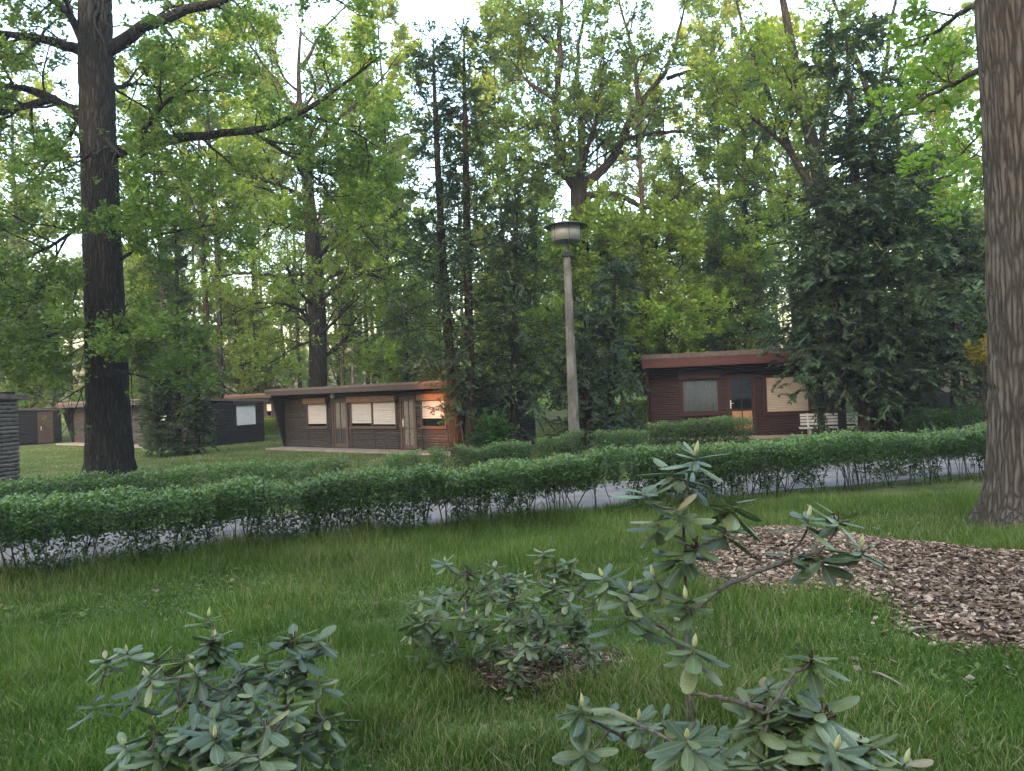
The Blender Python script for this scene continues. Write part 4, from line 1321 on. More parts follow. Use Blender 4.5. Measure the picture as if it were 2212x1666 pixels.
conifer('bush_conifer', 'dark dense conifer in front of the black end wall', [([(425, g, 27.5), (428, 840), (430, 700)], [0.12, 0.08, 0.02]), ([(345, g, 26.8), (340, 880), (340, 800)], [0.1, 0.07, 0.02]), ([(385, g, 27.6), (384, 650), (378, 480)], [0.12, 0.08, 0.02])], 27, 'needle_dark', 0.1, 60, lambda f: 1.1 - 0.7 * f, 0.8, -0.02, (9, 30), (0.08, 0.16), 0.34, l2=(0.3, 0.7))

M['leaf_yellow'] = mat_leaf('leaf_yellow', (0.22, 0.17, 0.03), (0.34, 0.27, 0.04), (0.44, 0.36, 0.06), 0.4)
g = ground_px(2112, 17.5)
conifer('yellow_shrub', 'small golden-yellow sprig shrub just left of the thick right trunk', [([(2128, g, 17.5), (2124, 820), (2118, 745)], [0.03, 0.02, 0.008])], 17.5, 'leaf_yellow', 2.1, 26, lambda f: 1.0, 0.38, 0.0, (6, 12), (0.06, 0.11), 0.4, l2=(0.12, 0.25), ang=(40, 85))

# low shrub in front of the lit cabin end
g = ground_px(1060, 20.5)
conifer('low_juniper', 'low yellow-green juniper behind the hedge at the cabin corner', [([(1065, g, 20.5), (1064, 945), (1062, 930)], [0.05, 0.04, 0.01])], 20.5, 'leaf_dark', 0.05, 50, lambda f: 1.0, 0.8, 0.12, (7, 18), (0.08, 0.14), 0.35, l2=(0.2, 0.4), ang=(35, 80))

# ------------------------------------------------------------------ the far wood: pines and leafy trees behind the cabins, each a thing
def proto_pine(h, seed_r=0.17):
    c = np.array([[0, 0, 0], [0.1, 0, h * 0.35], [-0.05, 0.1, h * 0.7], [0.05, 0, h]])
    root = thing('pine_tree', (0, 0, 0), 0, 'straight bare pine stem in the far wood', 'tree', 'pines in the far wood')
    wood, lv = Acc(), Acc()
    cc_, rr_ = trunk_mesh(wood, c, [seed_r, seed_r * 0.85, seed_r * 0.6, 0.03], 20, 8, 0.04, 0.2)
    P0, R0 = auto_limbs(cc_, rr_, 14, h * 0.25, h * 0.6, (0.5, 1.4), 0.0, 6, (70, 95))
    tubes(wood, P0, np.minimum(R0, 0.02), 4)
    P1, R1 = auto_limbs(cc_, rr_, 26, h * 0.58, h * 0.99, (1.4, 2.6), 0.15, 7, (50, 85), lambda f: 1.1 - 0.6 * f)
    tubes(wood, P1, R1, 4)
    B2, R2 = grow(P1, R1, 8, 0.35, 1.0, (0.4, 0.8), (30, 60), 0.2, 0.2, 4)
    leaf_on(lv, B2, 20, (0.14, 0.26), 0.25, 0.9, 0.3, 0.8, 0.06, 0.4)
    wood.build('trunk', M['pine_bark'], root, smooth=True)
    tag(lv.build('crown', M['needle_pine'], root), kind='stuff')
    return root
def proto_leafy(h, low, leaf, n=20, ln=(2.2, 4.0)):
    c = np.array([[0, 0, 0], [0.2, 0.1, h * 0.35], [-0.1, -0.1, h * 0.7], [0.1, 0, h]])
    root = thing('woodland_tree', (0, 0, 0), 0, 'thin-stemmed leafy tree in the far wood behind the cabins', 'tree', 'leafy trees in the far wood')
    wood, lv = Acc(), Acc()
    cc_, rr_ = trunk_mesh(wood, c, [0.16, 0.13, 0.09, 0.03], 20, 8, 0.04, 0.2)
    P1, R1 = auto_limbs(cc_, rr_, n, low, h * 0.98, ln, 0.12, 8, (45, 85), lambda f: 1.1 - 0.6 * f)
    tubes(wood, P1, R1, 5)
    B1, Q1 = grow(P1, R1, 6, 0.2, 1.0, (0.8, 1.6), (30, 70), 0.08, 0.25, 5)
    tubes(wood, B1, Q1, 3)
    B2, R2 = grow(B1, Q1, 5, 0.2, 1.0, (0.4, 0.8), (30, 70), 0.05, 0.3, 3)
    leaf_on(lv, B2, 16, (0.18, 0.30), 0.62, 0.5, 0.2, 0.8, 0.08)
    wood.build('trunk', M['oak_bark'], root, smooth=True)
    tag(lv.build('crown', M[leaf], root), kind='stuff')
    return root
pines = [proto_pine(19, 0.17), proto_pine(22, 0.20), proto_pine(17, 0.13)]
leafy = [proto_leafy(12, 1.5, 'leaf_far', 22), proto_leafy(15, 3.0, 'leaf_far', 24), proto_leafy(8, 0.6, 'leaf_far', 20, (1.6, 3.0)), proto_leafy(24, 9.0, 'leaf_bright', 34, (3.0, 5.0))]
def scatter(protos, spots, zoff=0.0):
    used = set()
    for i, (x, y, k, s) in enumerate(spots):
        pr = protos[k % len(protos)]
        if k % len(protos) not in used:
            o = pr
            used.add(k % len(protos))
        else:
            o = copy_tree(pr)
        o.location = (x, y, zoff)
        o.rotation_euler = (0, 0, rng.uniform(0, 6.28))
        o.scale = (s, s, s * rng.uniform(0.92, 1.08))
R_ = np.random.default_rng(21)
sp = []
for u in np.linspace(-60, 2200, 64):
    Yd = R_.uniform(46, 85)
    uu = u + R_.uniform(-16, 16)
    if 560 < uu < 620 and Yd < 52: continue
    sp.append((P(uu, 800, Yd)[0], Yd, int(R_.integers(0, 3)), R_.uniform(0.85, 1.15)))
scatter(pines, sp)
sp = []
for u in np.linspace(-100, 2300, 28):
    Yd = R_.uniform(48, 80)
    sp.append((P(u + R_.uniform(-30, 30), 800, Yd)[0], Yd, int(R_.integers(0, 2)), R_.uniform(0.85, 1.25)))
for u in np.linspace(-100, 2300, 26):
    Yd = R_.uniform(70, 95)
    sp.append((P(u + R_.uniform(-30, 30), 800, Yd)[0], Yd, 2, R_.uniform(0.6, 1.0)))
for u in (40, 330, 480, 560, 800, 850, 1110, 1400, 1560, 1690, 2060):
    Yd = R_.uniform(42, 58)
    sp.append((P(u + R_.uniform(-30, 30), 800, Yd)[0], Yd, 3, R_.uniform(0.85, 1.15)))
scatter(leafy, sp)

# low undergrowth along the wood edge: one mass nobody could count
ug = Acc()
n = 26000
x = rng.uniform(-75, 75, n)
y = rng.uniform(60, 105, n)
hh = 0.3 + 1.6 * vnoise(x, y, 0.25) ** 1.5
b = np.stack([x, y, rng.random(n) * hh], 1)
leaves(ug, b, rng.normal(size=(n, 3)), norm(UP + 0.5 * rng.normal(size=(n, 3))), rng.uniform(0.3, 0.6, n), rng.uniform(0.2, 0.4, n))
tag(ug.build('undergrowth', M['leaf_far']), 'low green undergrowth along the far wood floor', 'undergrowth', kind='stuff')

# ------------------------------------------------------------------ hedges
def hedge(label, x0, x1, yfun, h, w, dens=900, lsize=(0.04, 0.07), stems=15, group=None, bare=0.47, mat='leaf_hedge', low=0.16, thin=0.0):
    cx = (x0 + x1) / 2
    root = thing('hedge', (cx, float(yfun(cx)), 0), 0, label, 'hedge', group)
    off = Vector((cx, float(yfun(cx)), 0))
    Ln = x1 - x0
    st, lv = Acc(), Acc()
    ns = max(3, int(Ln * stems))
    sx = x0 + Ln * rng.random(ns)
    sy = yfun(sx) + rng.normal(0, w * 0.16, ns)
    top = h * (0.86 + 0.25 * (vnoise(sx, sy, 1.3) - 0.5))
    K = 5
    pts = np.zeros((ns, K, 3))
    pts[:, 0] = np.stack([sx, sy, np.zeros(ns)], 1)
    lean = rng.normal(0, 0.16, (ns, 2))
    for k in range(1, K):
        f = k / (K - 1)
        pts[:, k] = pts[:, 0] + np.stack([lean[:, 0] * f * h + rng.normal(0, .02, ns), lean[:, 1] * f * h + rng.normal(0, .02, ns), top * f], 1)
    rr = rng.uniform(0.005, 0.011, (ns, 1)) * np.linspace(1, 0.5, K)
    tubes(st, pts, rr, 4)
    B1, R1 = grow(pts, rr, 7, 0.3, 1.0, (0.15, 0.42), (20, 60), 0.15, 0.2, 4)
    tubes(st, B1[::2], R1[::2], 3)
    # leaves: dense upper body, denser near the shell, sparse below
    n = int(dens * 1.7 * Ln)
    lx = x0 + Ln * rng.random(n)
    clump = vnoise(lx, lx * 0 + 3.3, 2.2) * 0.6 + vnoise(lx, lx * 0 + 9.1, 5) * 0.4
    hl = h * (0.93 + 0.15 * (vnoise(lx, lx * 0 + 5.7, 1.1) - 0.5) + 0.16 * (vnoise(lx, lx * 0 + 1.7, 4.0) - 0.5))
    up_ = rng.random(n)
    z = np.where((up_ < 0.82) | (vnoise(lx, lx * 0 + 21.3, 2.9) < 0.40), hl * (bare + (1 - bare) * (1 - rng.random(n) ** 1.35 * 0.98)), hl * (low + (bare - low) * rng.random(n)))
    wz = w * 0.5 * np.clip(0.55 + 0.7 * (z / h), 0.4, 1.05)
    e = np.where(rng.random(n) < 0.6, np.sign(rng.normal(size=n)) * (1 - rng.random(n) ** 2 * 0.35), rng.uniform(-1, 1, n))
    topm = z > hl * 0.93
    e = np.where(topm, rng.uniform(-1, 1, n), e)
    ly = yfun(lx) + e * wz * (0.85 + 0.3 * vnoise(lx, z * 3, 3))
    keep = (clump > thin) | (rng.random(n) < 0.12)
    z = z + np.where(rng.random(n) < 0.03, rng.random(n) * 0.09, 0)
    b = np.stack([lx, ly, z], 1)[keep]
    nn = len(b)
    # small sprigs: a few leaves about each point
    kk = 3
    b3 = np.repeat(b, kk, 0) + rng.normal(0, 0.018, (nn * kk, 3))
    d = norm(rng.normal(size=(nn * kk, 3)) * np.array([1, 1, 0.5]) + 0.35 * UP + np.repeat(np.stack([np.zeros(nn), np.sign(e[keep]) * 0.4, np.zeros(nn)], 1), kk, 0))
    nr = norm(UP * 0.9 + np.repeat(np.stack([np.zeros(nn), -0.3 * np.ones(nn), np.zeros(nn)], 1), kk, 0) + 0.55 * rng.normal(size=(nn * kk, 3)))
    sz = rng.uniform(lsize[0], lsize[1], nn * kk)
    tw = np.clip(np.repeat(np.clip(z[keep] / hl[keep], 0, 1), kk) ** 4 * 0.55 + rng.random(nn * kk) * 0.45, 0, 1)  # leaf colour lightens towards the hedge top, painting in the sky's sheen
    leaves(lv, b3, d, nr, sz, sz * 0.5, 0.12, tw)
    tag(st.build('stems', M['hedge_stem'], root, loc=-off), kind='stuff')
    tag(lv.build('foliage', M[leaf_name(mat)], root, loc=-off), kind='stuff')
    return root
def leaf_name(m): return m
def nx(u):
    """x on the near hedge line seen at column u"""
    xs = np.linspace(-12, 20, 4000)
    uu = CU + F_PX * xs / near_y(xs)
    return float(np.interp(u - 12, uu, xs))
def fx(u):
    xs = np.linspace(-15, 21, 4000)
    uu = CU + F_PX * xs / far_y(xs)
    return float(np.interp(u - 4, uu, xs))
NG, FG = 'hedges along the near side of the path', 'hedges along the far side of the path'
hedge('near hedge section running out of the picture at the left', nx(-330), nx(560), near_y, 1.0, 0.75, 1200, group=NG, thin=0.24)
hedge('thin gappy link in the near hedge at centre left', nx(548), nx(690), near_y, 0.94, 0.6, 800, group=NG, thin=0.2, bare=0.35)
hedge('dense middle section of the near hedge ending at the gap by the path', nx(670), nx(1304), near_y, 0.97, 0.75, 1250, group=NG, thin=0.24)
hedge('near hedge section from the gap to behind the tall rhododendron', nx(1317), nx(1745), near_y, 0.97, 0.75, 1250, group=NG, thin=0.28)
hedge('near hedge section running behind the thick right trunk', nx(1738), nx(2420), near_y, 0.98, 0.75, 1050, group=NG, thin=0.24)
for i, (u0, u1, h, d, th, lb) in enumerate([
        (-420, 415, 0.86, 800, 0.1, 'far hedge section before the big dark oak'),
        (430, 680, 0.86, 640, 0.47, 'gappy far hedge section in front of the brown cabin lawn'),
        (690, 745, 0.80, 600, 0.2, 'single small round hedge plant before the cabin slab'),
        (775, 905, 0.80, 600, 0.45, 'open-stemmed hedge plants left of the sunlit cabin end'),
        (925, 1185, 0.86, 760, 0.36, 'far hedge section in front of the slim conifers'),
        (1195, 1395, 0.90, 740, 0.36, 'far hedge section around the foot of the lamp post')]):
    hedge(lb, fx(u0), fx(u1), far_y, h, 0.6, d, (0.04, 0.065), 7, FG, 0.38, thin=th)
def seg(u0, u1, Y0, Y1):
    xa, xb = P(u0, 900, Y0)[0], P(u1, 900, Y1)[0]
    return xa, xb, (lambda x, xa=xa, xb=xb, Y0=Y0, Y1=Y1: Y0 + (np.asarray(x) - xa) / (xb - xa) * (Y1 - Y0))
xa, xb, fy_ = seg(1398, 1618, 19.4, 19.8)
hedge('clipped hedge block under the window of the red cabin', xa, xb, fy_, 0.98, 0.8, 900, (0.045, 0.07), 7, FG, 0.3, thin=0.05)
xa, xb, fy_ = seg(1935, 2240, 20.4, 19.4)
hedge('dark hedge in front of the red cabin beside the thick trunk', xa, xb, fy_, 1.02, 0.8, 700, (0.045, 0.07), 7, FG, 0.2, mat='leaf_dark', thin=0.1)
xa, xb, fy_ = seg(1300, 1400, 31, 31)
hedge('light green hedge behind the left corner of the red cabin', xa, xb, fy_, 1.25, 1.0, 700, (0.06, 0.1), 5, None, 0.1, mat='leaf_bright')
xa, xb, fy_ = seg(558, 640, 40, 40)
hedge('low light green hedge in the gap between two cabins', xa, xb, fy_, 0.95, 0.9, 700, (0.06, 0.1), 5, None, 0.1, mat='leaf_bright')

# ------------------------------------------------------------------ rhododendrons
def rhodo_leaf_mesh(curl, fold, wid):
    t = np.array([0, .15, .35, .6, .82, .95, 1.0])
    n = 7
    x = t * (1 - 0.12 * abs(curl) * t)
    z = curl * t ** 2
    w = 1.1 * wid * np.interp(t, [0, .15, .35, .6, .82, .95, 1], [.12, .45, .82, 1.0, .85, .5, .12])
    w[0] = 0.016
    w[-1] = 0.02
    b = Acc()
    v = []
    for i in range(n):
        ed = fold * w[i]
        v += [(x[i], -w[i], z[i] - ed), (x[i], -w[i] * 0.5, z[i] - ed * 0.2), (x[i], 0, z[i] - 0.012 * (1 if 0 < i < n - 1 else 0)), (x[i], w[i] * 0.5, z[i] - ed * 0.2), (x[i], w[i], z[i] - ed)]
    q = [(i * 5 + j, (i + 1) * 5 + j, (i + 1) * 5 + j + 1, i * 5 + j + 1) for i in range(n - 1) for j in range(4)]
    b.add(v, q)
    return b.mesh('leaf', M['rhodo'], True)
RL = [rhodo_leaf_mesh(c, f, w) for c, f, w in ((-0.08, 0.2, 0.175), (-0.16, 0.3, 0.165), (-0.04, 0.12, 0.185), (-0.25, 0.25, 0.17), (0.03, 0.25, 0.165), (-0.12, 0.4, 0.18))]
def bud_mesh():
    b = Acc()
    b.lathe([(0.0, 0.0), (0.16, 0.04), (0.26, 0.25), (0.27, 0.45), (0.17, 0.75), (0.05, 0.95), (0.0, 1.02)], sides=8)
    return b.mesh('bud', M['bud'], True)
BUD = bud_mesh()
def stalk_mesh():
    b = Acc()
    R2_ = np.random.default_rng(5)
    for i in range(12):
        d = R2_.normal(size=3) * np.array([1, 1, 0.5]) + np.array([0, 0, 0.6])
        d /= np.linalg.norm(d)
        p1 = d * 0.7 + R2_.normal(size=3) * 0.08
        tubes(b, np.array([[0, 0, 0], d * 0.4, p1]), np.array([0.05, 0.035, 0.06]), 4)
    return b.mesh('seed_stalks', M['stalk'])
STALK = stalk_mesh()

RLV = []
for me_ in RL:
    co = np.zeros(len(me_.vertices) * 3, np.float32)
    me_.vertices.foreach_get('co', co)
    RLV.append(co.reshape(-1, 3).astype(float))
RLQ = np.array([p_.vertices[:] for p_ in RL[0].polygons])
def rosette(root, off, p, axis, size, n, bud, droop, count, stalk=False, joined=None):
    axis = norm(np.asarray(axis, float))
    ref = np.array([1.0, 0, 0])
    A = norm(np.cross(axis, ref))
    B = np.cross(axis, A)
    az = random.uniform(0, 6.28)
    for i in range(n):
        f = i / max(1, n - 1)
        az += 2.39996 + random.uniform(-0.3, 0.3)
        el = math.radians(26 - 42 * f * droop + random.uniform(-12, 12))
        d = norm((A * math.cos(az) + B * math.sin(az)) * math.cos(el) + axis * math.sin(el))
        if d[2] < -0.75: d = norm(d + UP * 0.3)
        nr = norm(axis - (axis @ d) * d + 0.15 * rng.normal(size=3))
        nr = norm(nr - (nr @ d) * d)
        s = np.cross(nr, d)
        m3 = Matrix(((d[0], s[0], nr[0]), (d[1], s[1], nr[1]), (d[2], s[2], nr[2])))
        sz = size * random.uniform(0.68, 1.12) * (0.8 + 0.25 * min(1, f * 2))
        if joined is not None:
            st = p - axis * (0.035 * f)
            vv_ = RLV[random.randrange(len(RLV))] * sz
            joined.add(vv_ @ np.stack([d, s, nr]) + st, RLQ)
            continue
        o = bpy.data.objects.new('leaf', random.choice(RL))
        COL.objects.link(o)
        o.parent = root
        st = p - off - axis * (0.035 * f)
        o.location = st
        o.rotation_euler = m3.to_euler()
        o.scale = (sz, sz, sz)
        count[0] += 1
    if bud:
        q_ = Vector(axis).to_track_quat('Z', 'Y').to_euler()
        link_mesh('bud', BUD, root, p - off + axis * 0.004, q_, (size * random.uniform(0.20, 0.27), size * random.uniform(0.20, 0.27), size * random.uniform(0.30, 0.42)))
    if stalk:
        link_mesh('seed_stalks', STALK, root, p - off - axis * 0.02, (0, 0, random.uniform(0, 6)), (size * 0.5,) * 3)

def rhodo(label, base, ros, Y, size, main=None, fill=0, seed=1, n=(8, 11), stem_r=0.012):
    """ros: (u, v, dY, bud, stalk); main: hand-laid stems in photo units"""
    random.seed(seed)
    base = np.array(base, float)
    root = thing('rhododendron', base, 0, label, 'rhododendron')
    pts = [(P(u, v, Y + dy), bd, sk) for u, v, dy, bd, sk in ros]
    nodes = [base + np.array([0, 0, 0.02])]
    par = [None]
    wood = Acc()
    segs = []
    if main:
        for line in main:
            pl = [P(a_[0], a_[1], a_[2]) for a_ in line]
            k_ = len(pl) * 5
            pr = resample(np.array(pl), k_)
            pr = pr + rng.normal(size=pr.shape) * 0.0022
            r_ = np.linspace(stem_r, stem_r * 0.55, k_)
            tubes(wood, pr, r_, 6)
            nodes += list(pr[2:])
    order = sorted(range(len(pts)), key=lambda i: np.linalg.norm(pts[i][0] - base))
    count = [0]
    for i in order:
        p, bd, sk = pts[i]
        nd_ = np.array(nodes)
        dist = np.linalg.norm(nd_ - p, axis=1) + 0.9 * np.maximum(0, nd_[:, 2] - p[2] + 0.05)
        j = int(np.argmin(dist + (dist < 0.05) * 10))
        a_ = nd_[j]
        v_ = p - a_
        horiz = v_ * np.array([1, 1, 0])
        m1 = a_ + v_ * 0.35 + horiz * 0.18 - UP * 0.03 * np.linalg.norm(v_) + rng.normal(size=3) * 0.012
        m2 = a_ + v_ * 0.72 + horiz * 0.12 - UP * 0.05 * np.linalg.norm(v_) + rng.normal(size=3) * 0.012
        ln = resample(np.array([a_, m1, m2, p]), 9)
        dl = np.linalg.norm(v_)
        tubes(wood, ln, np.linspace(min(stem_r, 0.0035 + 0.006 * dl * 2), 0.0032, 9), 5)
        nodes += [ln[3], ln[5], ln[7]]
        ax = norm(UP * 1.0 + norm(horiz + 1e-6) * 0.2 + rng.normal(size=3) * 0.12)
        rosette(root, base, p, ax, size * random.uniform(0.88, 1.12), random.randint(*n), bd, random.uniform(0.9, 1.25), count, sk)
    if fill:
        jm = Acc()
        cp = np.array([q_[0] for q_ in pts])
        for _ in range(fill):
            a1, a2 = cp[random.randrange(len(cp))], cp[random.randrange(len(cp))]
            p = a1 * 0.84 + a2 * 0.12 + base * 0.04 + rng.normal(size=3) * 0.05
            p[2] = max(p[2] - abs(rng.normal()) * 0.06, 0.16)
            nd_ = np.array(nodes)
            j = int(np.argmin(np.linalg.norm(nd_ - p, axis=1)))
            ln = resample(np.array([nd_[j], nd_[j] * 0.5 + p * 0.5 - UP * 0.02, p]), 6)
            tubes(wood, ln, np.linspace(0.005, 0.003, 6), 4)
            rosette(root, base, p, norm(UP + rng.normal(size=3) * 0.3), size * random.uniform(0.8, 1.05), random.randint(6, 9), 0, 1.3, count, 0, jm)
        tag(jm.build('inner_leaves', M['rhodo_inner'], root, smooth=True, loc=-Vector(base)), kind='stuff')
    tag(wood.build('stem', M['rhodo_stem'], root, smooth=True, loc=-Vector(base)))
    print(label[:30], 'leaves', count[0])
    return root

Bd, No = True, False
# middle bush
rs = [(961, 1215, 0.1, 1, 0), (1067, 1225, 0.2, 1, 0), (1014, 1235, 0.2, 0, 1), (1132, 1246, 0.0, 1, 0), (1199, 1263, -0.1, 1, 0), (1232, 1225, 0.2, 0, 0), (909, 1290, 0.1, 1, 0), (954, 1282, 0.25, 0, 0), (999, 1324, -0.1, 1, 0), (1030, 1331, -0.15, 1, 0), (1098, 1335, -0.3, 1, 0), (884, 1366, 0.0, 0, 0), (916, 1335, -0.1, 0, 0), (1136, 1390, -0.45, 1, 0), (1191, 1242, 0.3, 0, 0), (1276, 1404, -0.1, 0, 0), (1054, 1392, -0.3, 0, 0), (1270, 1240, 0.2, 0, 0), (1100, 1245, 0.3, 0, 1), (1160, 1300, -0.3, 0, 0), (1230, 1300, -0.2, 0, 0), (1060, 1280, 0.0, 0, 0), (1000, 1275, 0.2, 0, 0), (1110, 1290, -0.1, 0, 1), (1250, 1345, 0.0, 0, 0), (1180, 1345, -0.2, 0, 0), (950, 1380, 0.1, 0, 0), (1172, 1192, 0.35, 0, 0), (1290, 1300, 0.1, 0, 0), (1020, 1360, 0.2, 0, 0), (1100, 1420, -0.4, 0, 0), (1210, 1400, 0.2, 0, 0)]
rhodo('broad low rhododendron in the middle of the lawn on its mulch ring', (ring_c[0], ring_c[1], 0.03), rs, 4.85, 0.112, fill=75, seed=3, n=(9, 10), stem_r=0.012)
# left bush
rs = [(449, 1335, 0.2, 1, 0), (464, 1380, 0.1, 1, 1), (633, 1376, 0.1, 0, 1), (689, 1378, 0.1, 0, 0), (274, 1411, 0.1, 1, 0), (227, 1423, 0.1, 0, 0), (339, 1426, 0.2, 0, 0), (321, 1461, -0.1, 1, 0), (420, 1450, 0.0, 1, 0), (574, 1432, 0.2, 0, 0), (530, 1441, 0.2, 0, 0), (643, 1444, 0.1, 1, 0), (686, 1470, 0.1, 1, 0), (620, 1479, 0.0, 1, 0), (621, 1520, -0.1, 0, 0), (618, 1545, -0.2, 0, 0), (416, 1582, -0.3, 0, 0), (457, 1558, -0.2, 1, 0), (464, 1596, -0.4, 1, 0), (486, 1543, -0.1, 0, 0), (574, 1567, -0.3, 0, 1), (271, 1614, -0.2, 1, 0), (709, 1547, 0.0, 0, 0), (398, 1417, 0.2, 0, 0), (345, 1626, -0.3, 0, 0), (500, 1490, 0.1, 0, 0), (550, 1500, 0.0, 0, 0), (400, 1500, 0.2, 0, 0), (560, 1640, -0.4, 0, 0), (480, 1650, -0.5, 0, 0), (660, 1600, -0.1, 0, 0)]
rhodo('rounded rhododendron at the lower left of the lawn', (P(440, 1500, 2.95)[0], 2.95, 0.0), rs, 2.95, 0.110, fill=48, seed=5, n=(8, 10), stem_r=0.013)
# tall leggy plant
rs = [(1503, 985, 0.0, 1, 0), (1449, 1016, 0.05, 0, 0), (1499, 1040, 0.1, 0, 0), (1392, 1064, -0.05, 0, 0), (1581, 1086, 0.05, 0, 0), (1462, 1104, -0.1, 0, 0), (1569, 1142, 0.0, 0, 0), (1507, 1172, -0.05, 0, 1), (1416, 1126, 0.05, 0, 0), (1746, 1120, 0.1, 1, 0), (1812, 1120, 0.15, 0, 1), (1861, 1184, 0.05, 1, 0), (1774, 1208, 0.1, 0, 0), (1713, 1190, 0.1, 0, 0), (1482, 1298, -0.2, 1, 0), (1478, 1195, 0.0, 0, 0), (1499, 1400, -0.3, 1, 0), (1412, 1245, 0.0, 1, 0), (1304, 1250, 0.05, 1, 0), (1359, 1280, -0.1, 1, 0), (1352, 1322, -0.1, 0, 0), (1259, 1528, -0.1, 1, 0), (1380, 1560, -0.1, 1, 0), (1484, 1598, -0.35, 1, 0), (1263, 1622, -0.2, 0, 0), (1430, 1556, 0.0, 0, 1), (1555, 1612, -0.1, 0, 0), (1320, 1545, 0.1, 0, 0)]
mn = [[(1490, 1980, 2.5), (1482, 1700, 2.5), (1488, 1500, 2.5), (1478, 1400, 2.5), (1486, 1280, 2.5), (1476, 1180, 2.52), (1470, 1080, 2.52), (1490, 1020, 2.5)],
      [(1488, 1330, 2.5), (1560, 1265, 2.52), (1640, 1235, 2.56), (1720, 1205, 2.6), (1770, 1195, 2.62)],
      [(1484, 1420, 2.5), (1440, 1360, 2.5), (1380, 1330, 2.5)],
      [(1484, 1720, 2.5), (1420, 1640, 2.45), (1340, 1590, 2.42), (1290, 1560, 2.42)]]
rhodo('tall leggy rhododendron rising in front of the hedge gap at the right', (P(1490, 1900, 2.5)[0], 2.5, 0.0), rs, 2.5, 0.120, mn, seed=9, n=(9, 12), stem_r=0.0095)
# low plant at the bottom right
rs = [(1755, 1420, 0.2, 0, 1), (1659, 1482, 0.2, 0, 0), (1638, 1565, 0.1, 0, 0), (1780, 1540, 0.1, 0, 1), (1805, 1622, -0.05, 1, 0), (1955, 1652, -0.05, 1, 0), (1888, 1655, 0.0, 0, 0), (1863, 1607, 0.1, 0, 1), (1755, 1642, 0.0, 0, 0), (1700, 1590, 0.15, 0, 0), (1680, 1655, 0.0, 0, 0), (1730, 1530, 0.2, 0, 0), (1830, 1700, -0.15, 0, 0), (1930, 1710, -0.1, 0, 0), (1610, 1660, 0.1, 0, 0)]
mn = [[(1650, 2350, 2.15), (1660, 2000, 2.15), (1650, 1750, 2.15), (1640, 1560, 2.2), (1660, 1520, 2.2), (1720, 1450, 2.25)],
      [(1655, 1800, 2.15), (1740, 1700, 2.1), (1850, 1690, 2.05), (1930, 1690, 2.05)],
      [(1650, 1530, 2.2), (1600, 1515, 2.3), (1540, 1505, 2.4), (1495, 1495, 2.48)]]
rhodo('low spreading rhododendron cut by the bottom edge at the right', (P(1655, 1900, 2.15)[0], 2.15, 0.0), rs, 2.1, 0.118, mn, fill=16, seed=12, n=(10, 13), stem_r=0.009)

# ------------------------------------------------------------------ grass, weeds, litter
def blades(n, sampler, hfun, wid, simple=False):
    x, y = sampler(n)
    n = len(x)
    h = hfun(x, y) * rng.uniform(0.5, 1.25, n)
    th = rng.uniform(0, 2 * math.pi, n)
    s = np.stack([np.cos(th), np.sin(th), np.zeros(n)], 1)
    la = rng.uniform(0, 2 * math.pi, n)
    le = rng.uniform(0.1, 0.75, n) * h
    lean = np.stack([np.cos(la) * le, np.sin(la) * le, np.zeros(n)], 1)
    base = np.stack([x, y, np.full(n, -0.01)], 1)
    w = (wid * rng.uniform(0.6, 1.3, n))[:, None]
    mid = base + lean * 0.35 + np.stack([0 * h, 0 * h, h * 0.6], 1)
    tip = base + lean + np.stack([0 * h, 0 * h, h * rng.uniform(0.85, 1.0, n)], 1)
    v = np.stack([base - s * w * 0.5, base + s * w * 0.5, mid + s * w * 0.42, mid - s * w * 0.42, tip], 1)
    i = np.arange(n) * 5
    patch = vnoise(x, y, 0.9) * 0.5 + vnoise(x, y, 3.1) * 0.3
    col = np.clip(patch * 0.75 + rng.normal(0, 0.13, n) + 0.02, 0, 0.82)
    dry = np.clip((vnoise(x + 31, y + 5, 0.55) - 0.45) * 2.2, 0, 1)
    col = np.where(rng.random(n) < 0.06 + 0.28 * dry, rng.uniform(0.75, 1.0, n), col)
    if simple:
        v = np.stack([base - s * w * 0.5, base + s * w * 0.5, tip], 1)
        i = np.arange(n) * 3
        return v.reshape(-1, 3), None, np.stack([i, i + 1, i + 2], 1), col
    return v.reshape(-1, 3), np.stack([i, i + 1, i + 2, i + 3], 1), np.stack([i + 3, i + 2, i + 4], 1), col
def free(x, y):
    ok = ~in_poly(x, y, bed)
    ok |= rng.random(len(x)) < 0.9 * np.exp(-poly_dist(x, y, bed) / (0.03 + 0.30 * vnoise(x, y, 2.3) ** 2))
    ok &= (ring_r(x, y) > 0.85) | (rng.random(len(x)) < 0.07)
    d = y - near_y(x)
    ok &= (d < PATH0 - 0.02) | (d > PATH1 + 0.02)
    return ok
def zone(y0, y1):
    def s(n):
        # uniform over the visible wedge
        yy = np.sqrt(rng.uniform(y0 ** 2, y1 ** 2, int(n * 1.4)))
        xx = rng.uniform(-0.80, 0.80, len(yy)) * yy
        ok = free(xx, yy)
        return xx[ok][:n], yy[ok][:n]
    return s
def gh_(x, y):
    d = y - near_y(x)
    h = 0.045 + 0.14 * vnoise(x, y, 0.9) ** 1.5 + 0.12 * vnoise(x + 7, y, 2.6) ** 2
    h = h + (0.10 + 0.22 * vnoise(x, y, 1.7)) * np.exp(-((d + 0.15) / 0.32) ** 2)
    h = h + 0.08 * np.exp(-((x - 6.0) ** 2 + (y - 8.6) ** 2) / 1.5)
    return h
ga = Acc()
for n, y0, y1, wd in ((125000, 2.0, 5.2, 0.0066), (150000, 5.2, 11.5, 0.0115)):
    v, qq, tt, cl = blades(n, zone(y0, y1), gh_, wd, y0 > 4)
    ga.add(v, qq, tt, cl, cl)
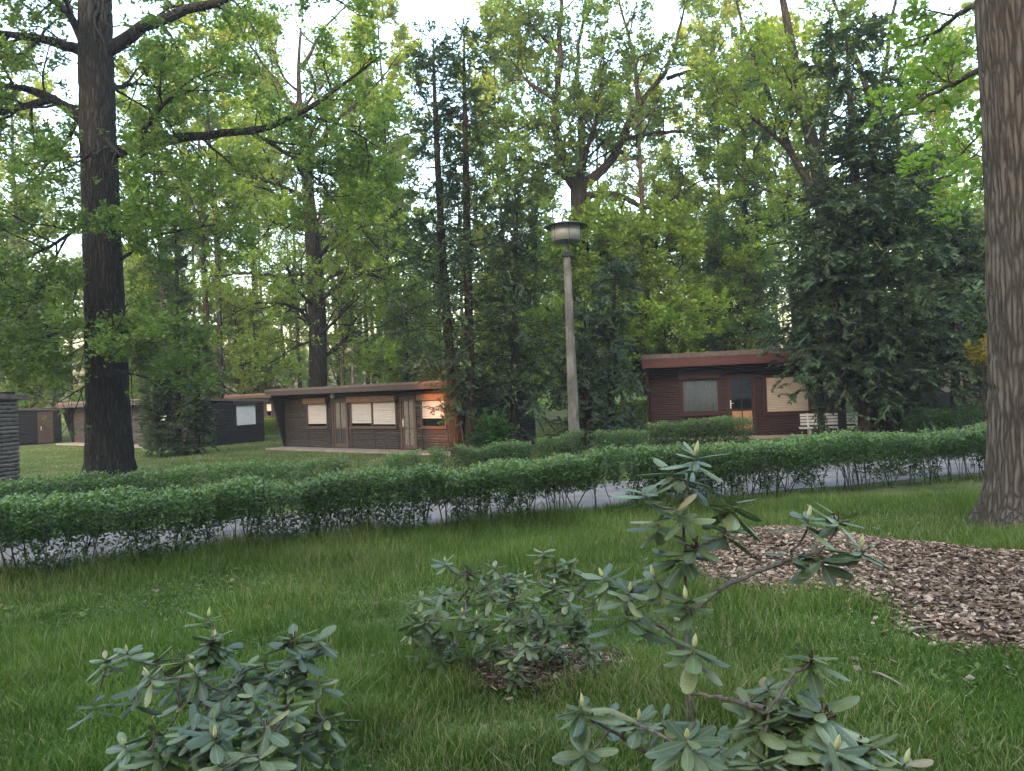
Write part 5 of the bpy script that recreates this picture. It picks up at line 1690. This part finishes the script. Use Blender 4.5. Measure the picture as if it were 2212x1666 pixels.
v, qq, tt, cl = blades(90000, zone(11.5, 36), lambda x, y: 0.05 + 0.06 * vnoise(x, y, 0.7), 0.02, True)
ga.add(v, qq, tt, np.clip(cl + 0.22, 0, 1), np.clip(cl + 0.22, 0, 1))
tag(ga.build('grass', M['grass']), 'soft uneven meadow grass covering the lawn', 'grass', kind='stuff')
# clover and broad weeds between the blades
wa = Acc()
x, y = zone(2.0, 8.0)(15000)
k = vnoise(x, y, 1.1) > 0.42
x, y = x[k], y[k]
n = len(x)
b = np.stack([x, y, rng.uniform(0.005, 0.06, n)], 1)
for j in range(3):
    th = rng.uniform(0, 6.28, n)
    d = np.stack([np.cos(th), np.sin(th), rng.uniform(-0.1, 0.35, n)], 1)
    sz = rng.uniform(0.010, 0.026, n)
    leaves(wa, b, d, norm(UP + 0.3 * rng.normal(size=(n, 3))), sz, sz * 0.8, 0.1, rng.random(n) * 0.75)
wx, wy = zone(2.2, 8.5)(230)
for x_, y_ in zip(wx, wy):
    m_ = int(rng.integers(5, 9))
    th = rng.uniform(0, 6.28) + np.arange(m_) * 6.28 / m_ + rng.normal(0, 0.2, m_)
    d = np.stack([np.cos(th), np.sin(th), rng.uniform(0.15, 0.7, m_)], 1)
    sz = rng.uniform(0.04, 0.095, m_)
    leaves(wa, np.repeat([[x_, y_, 0.02]], m_, 0), d, norm(UP + 0.2 * rng.normal(size=(m_, 3))), sz, sz * rng.uniform(0.25, 0.5), 0.15, rng.uniform(0.25, 0.7, m_), 0.6)
tag(wa.build('clover', M['grass']), 'small clover leaves scattered between the grass blades', 'clover', kind='stuff')
def lit_s(n):
    x, y = zone(2.2, 9.5)(n)
    return x, y
lit = chips(420, lit_s, lambda x, y: np.full(np.shape(x), 0.035), (0.02, 0.06), None, 'leaf_litter', 'litter', 0.08)
tag(lit, 'pale dry leaves and bark bits lying in the grass', 'leaf litter', kind='stuff')

# fallen sticks in the grass
def stick(u0, v0, u1, v1, r, label):
    a_, b_ = G(u0, v0, 0.03), G(u1, v1, 0.05)
    p = resample(np.array([a_, a_ * 0.6 + b_ * 0.4 + (0, 0.02, 0.015), b_]), 8)
    p = p - a_ + rng.normal(size=p.shape) * 0.004
    o = tubes(Acc(), p, np.linspace(r, r * 0.5, 8), 6).build('fallen_twig', M['litter_wood'], loc=a_)
    tag(o, label, 'twig')
M['litter_wood'] = mat_surface('litter_wood', [(0.3, (0.16, 0.12, 0.09)), (0.7, (0.34, 0.28, 0.21))], (30, 30, 30), 5, 0.85, 0.3, 0.003)
stick(1880, 1450, 1968, 1492, 0.009, 'pale dry twig in the grass below the mulch bed at the right')
stick(1960, 1365, 2040, 1352, 0.012, 'short broken stick at the lower edge of the mulch bed')
stick(800, 1418, 850, 1412, 0.006, 'thin dry twig between the left and middle rhododendrons')

# ------------------------------------------------------------------ faint haze volume added to lift the dark tones like a veil
hm, nt, out = new_mat('haze')
pv = nd(nt, 'ShaderNodeVolumePrincipled')
pv.inputs['Color'].default_value = (0.9, 0.92, 0.97, 1)
pv.inputs['Density'].default_value = 0.0010
pv.inputs['Anisotropy'].default_value = 0.2
nt.links.new(pv.outputs['Volume'], out.inputs['Volume'])
tag(Acc().box(-175, 175, -45, 215, -1.2, 30).build('haze', hm), 'faint haze volume added to veil the scene and lift its dark tones', 'haze', kind='stuff')
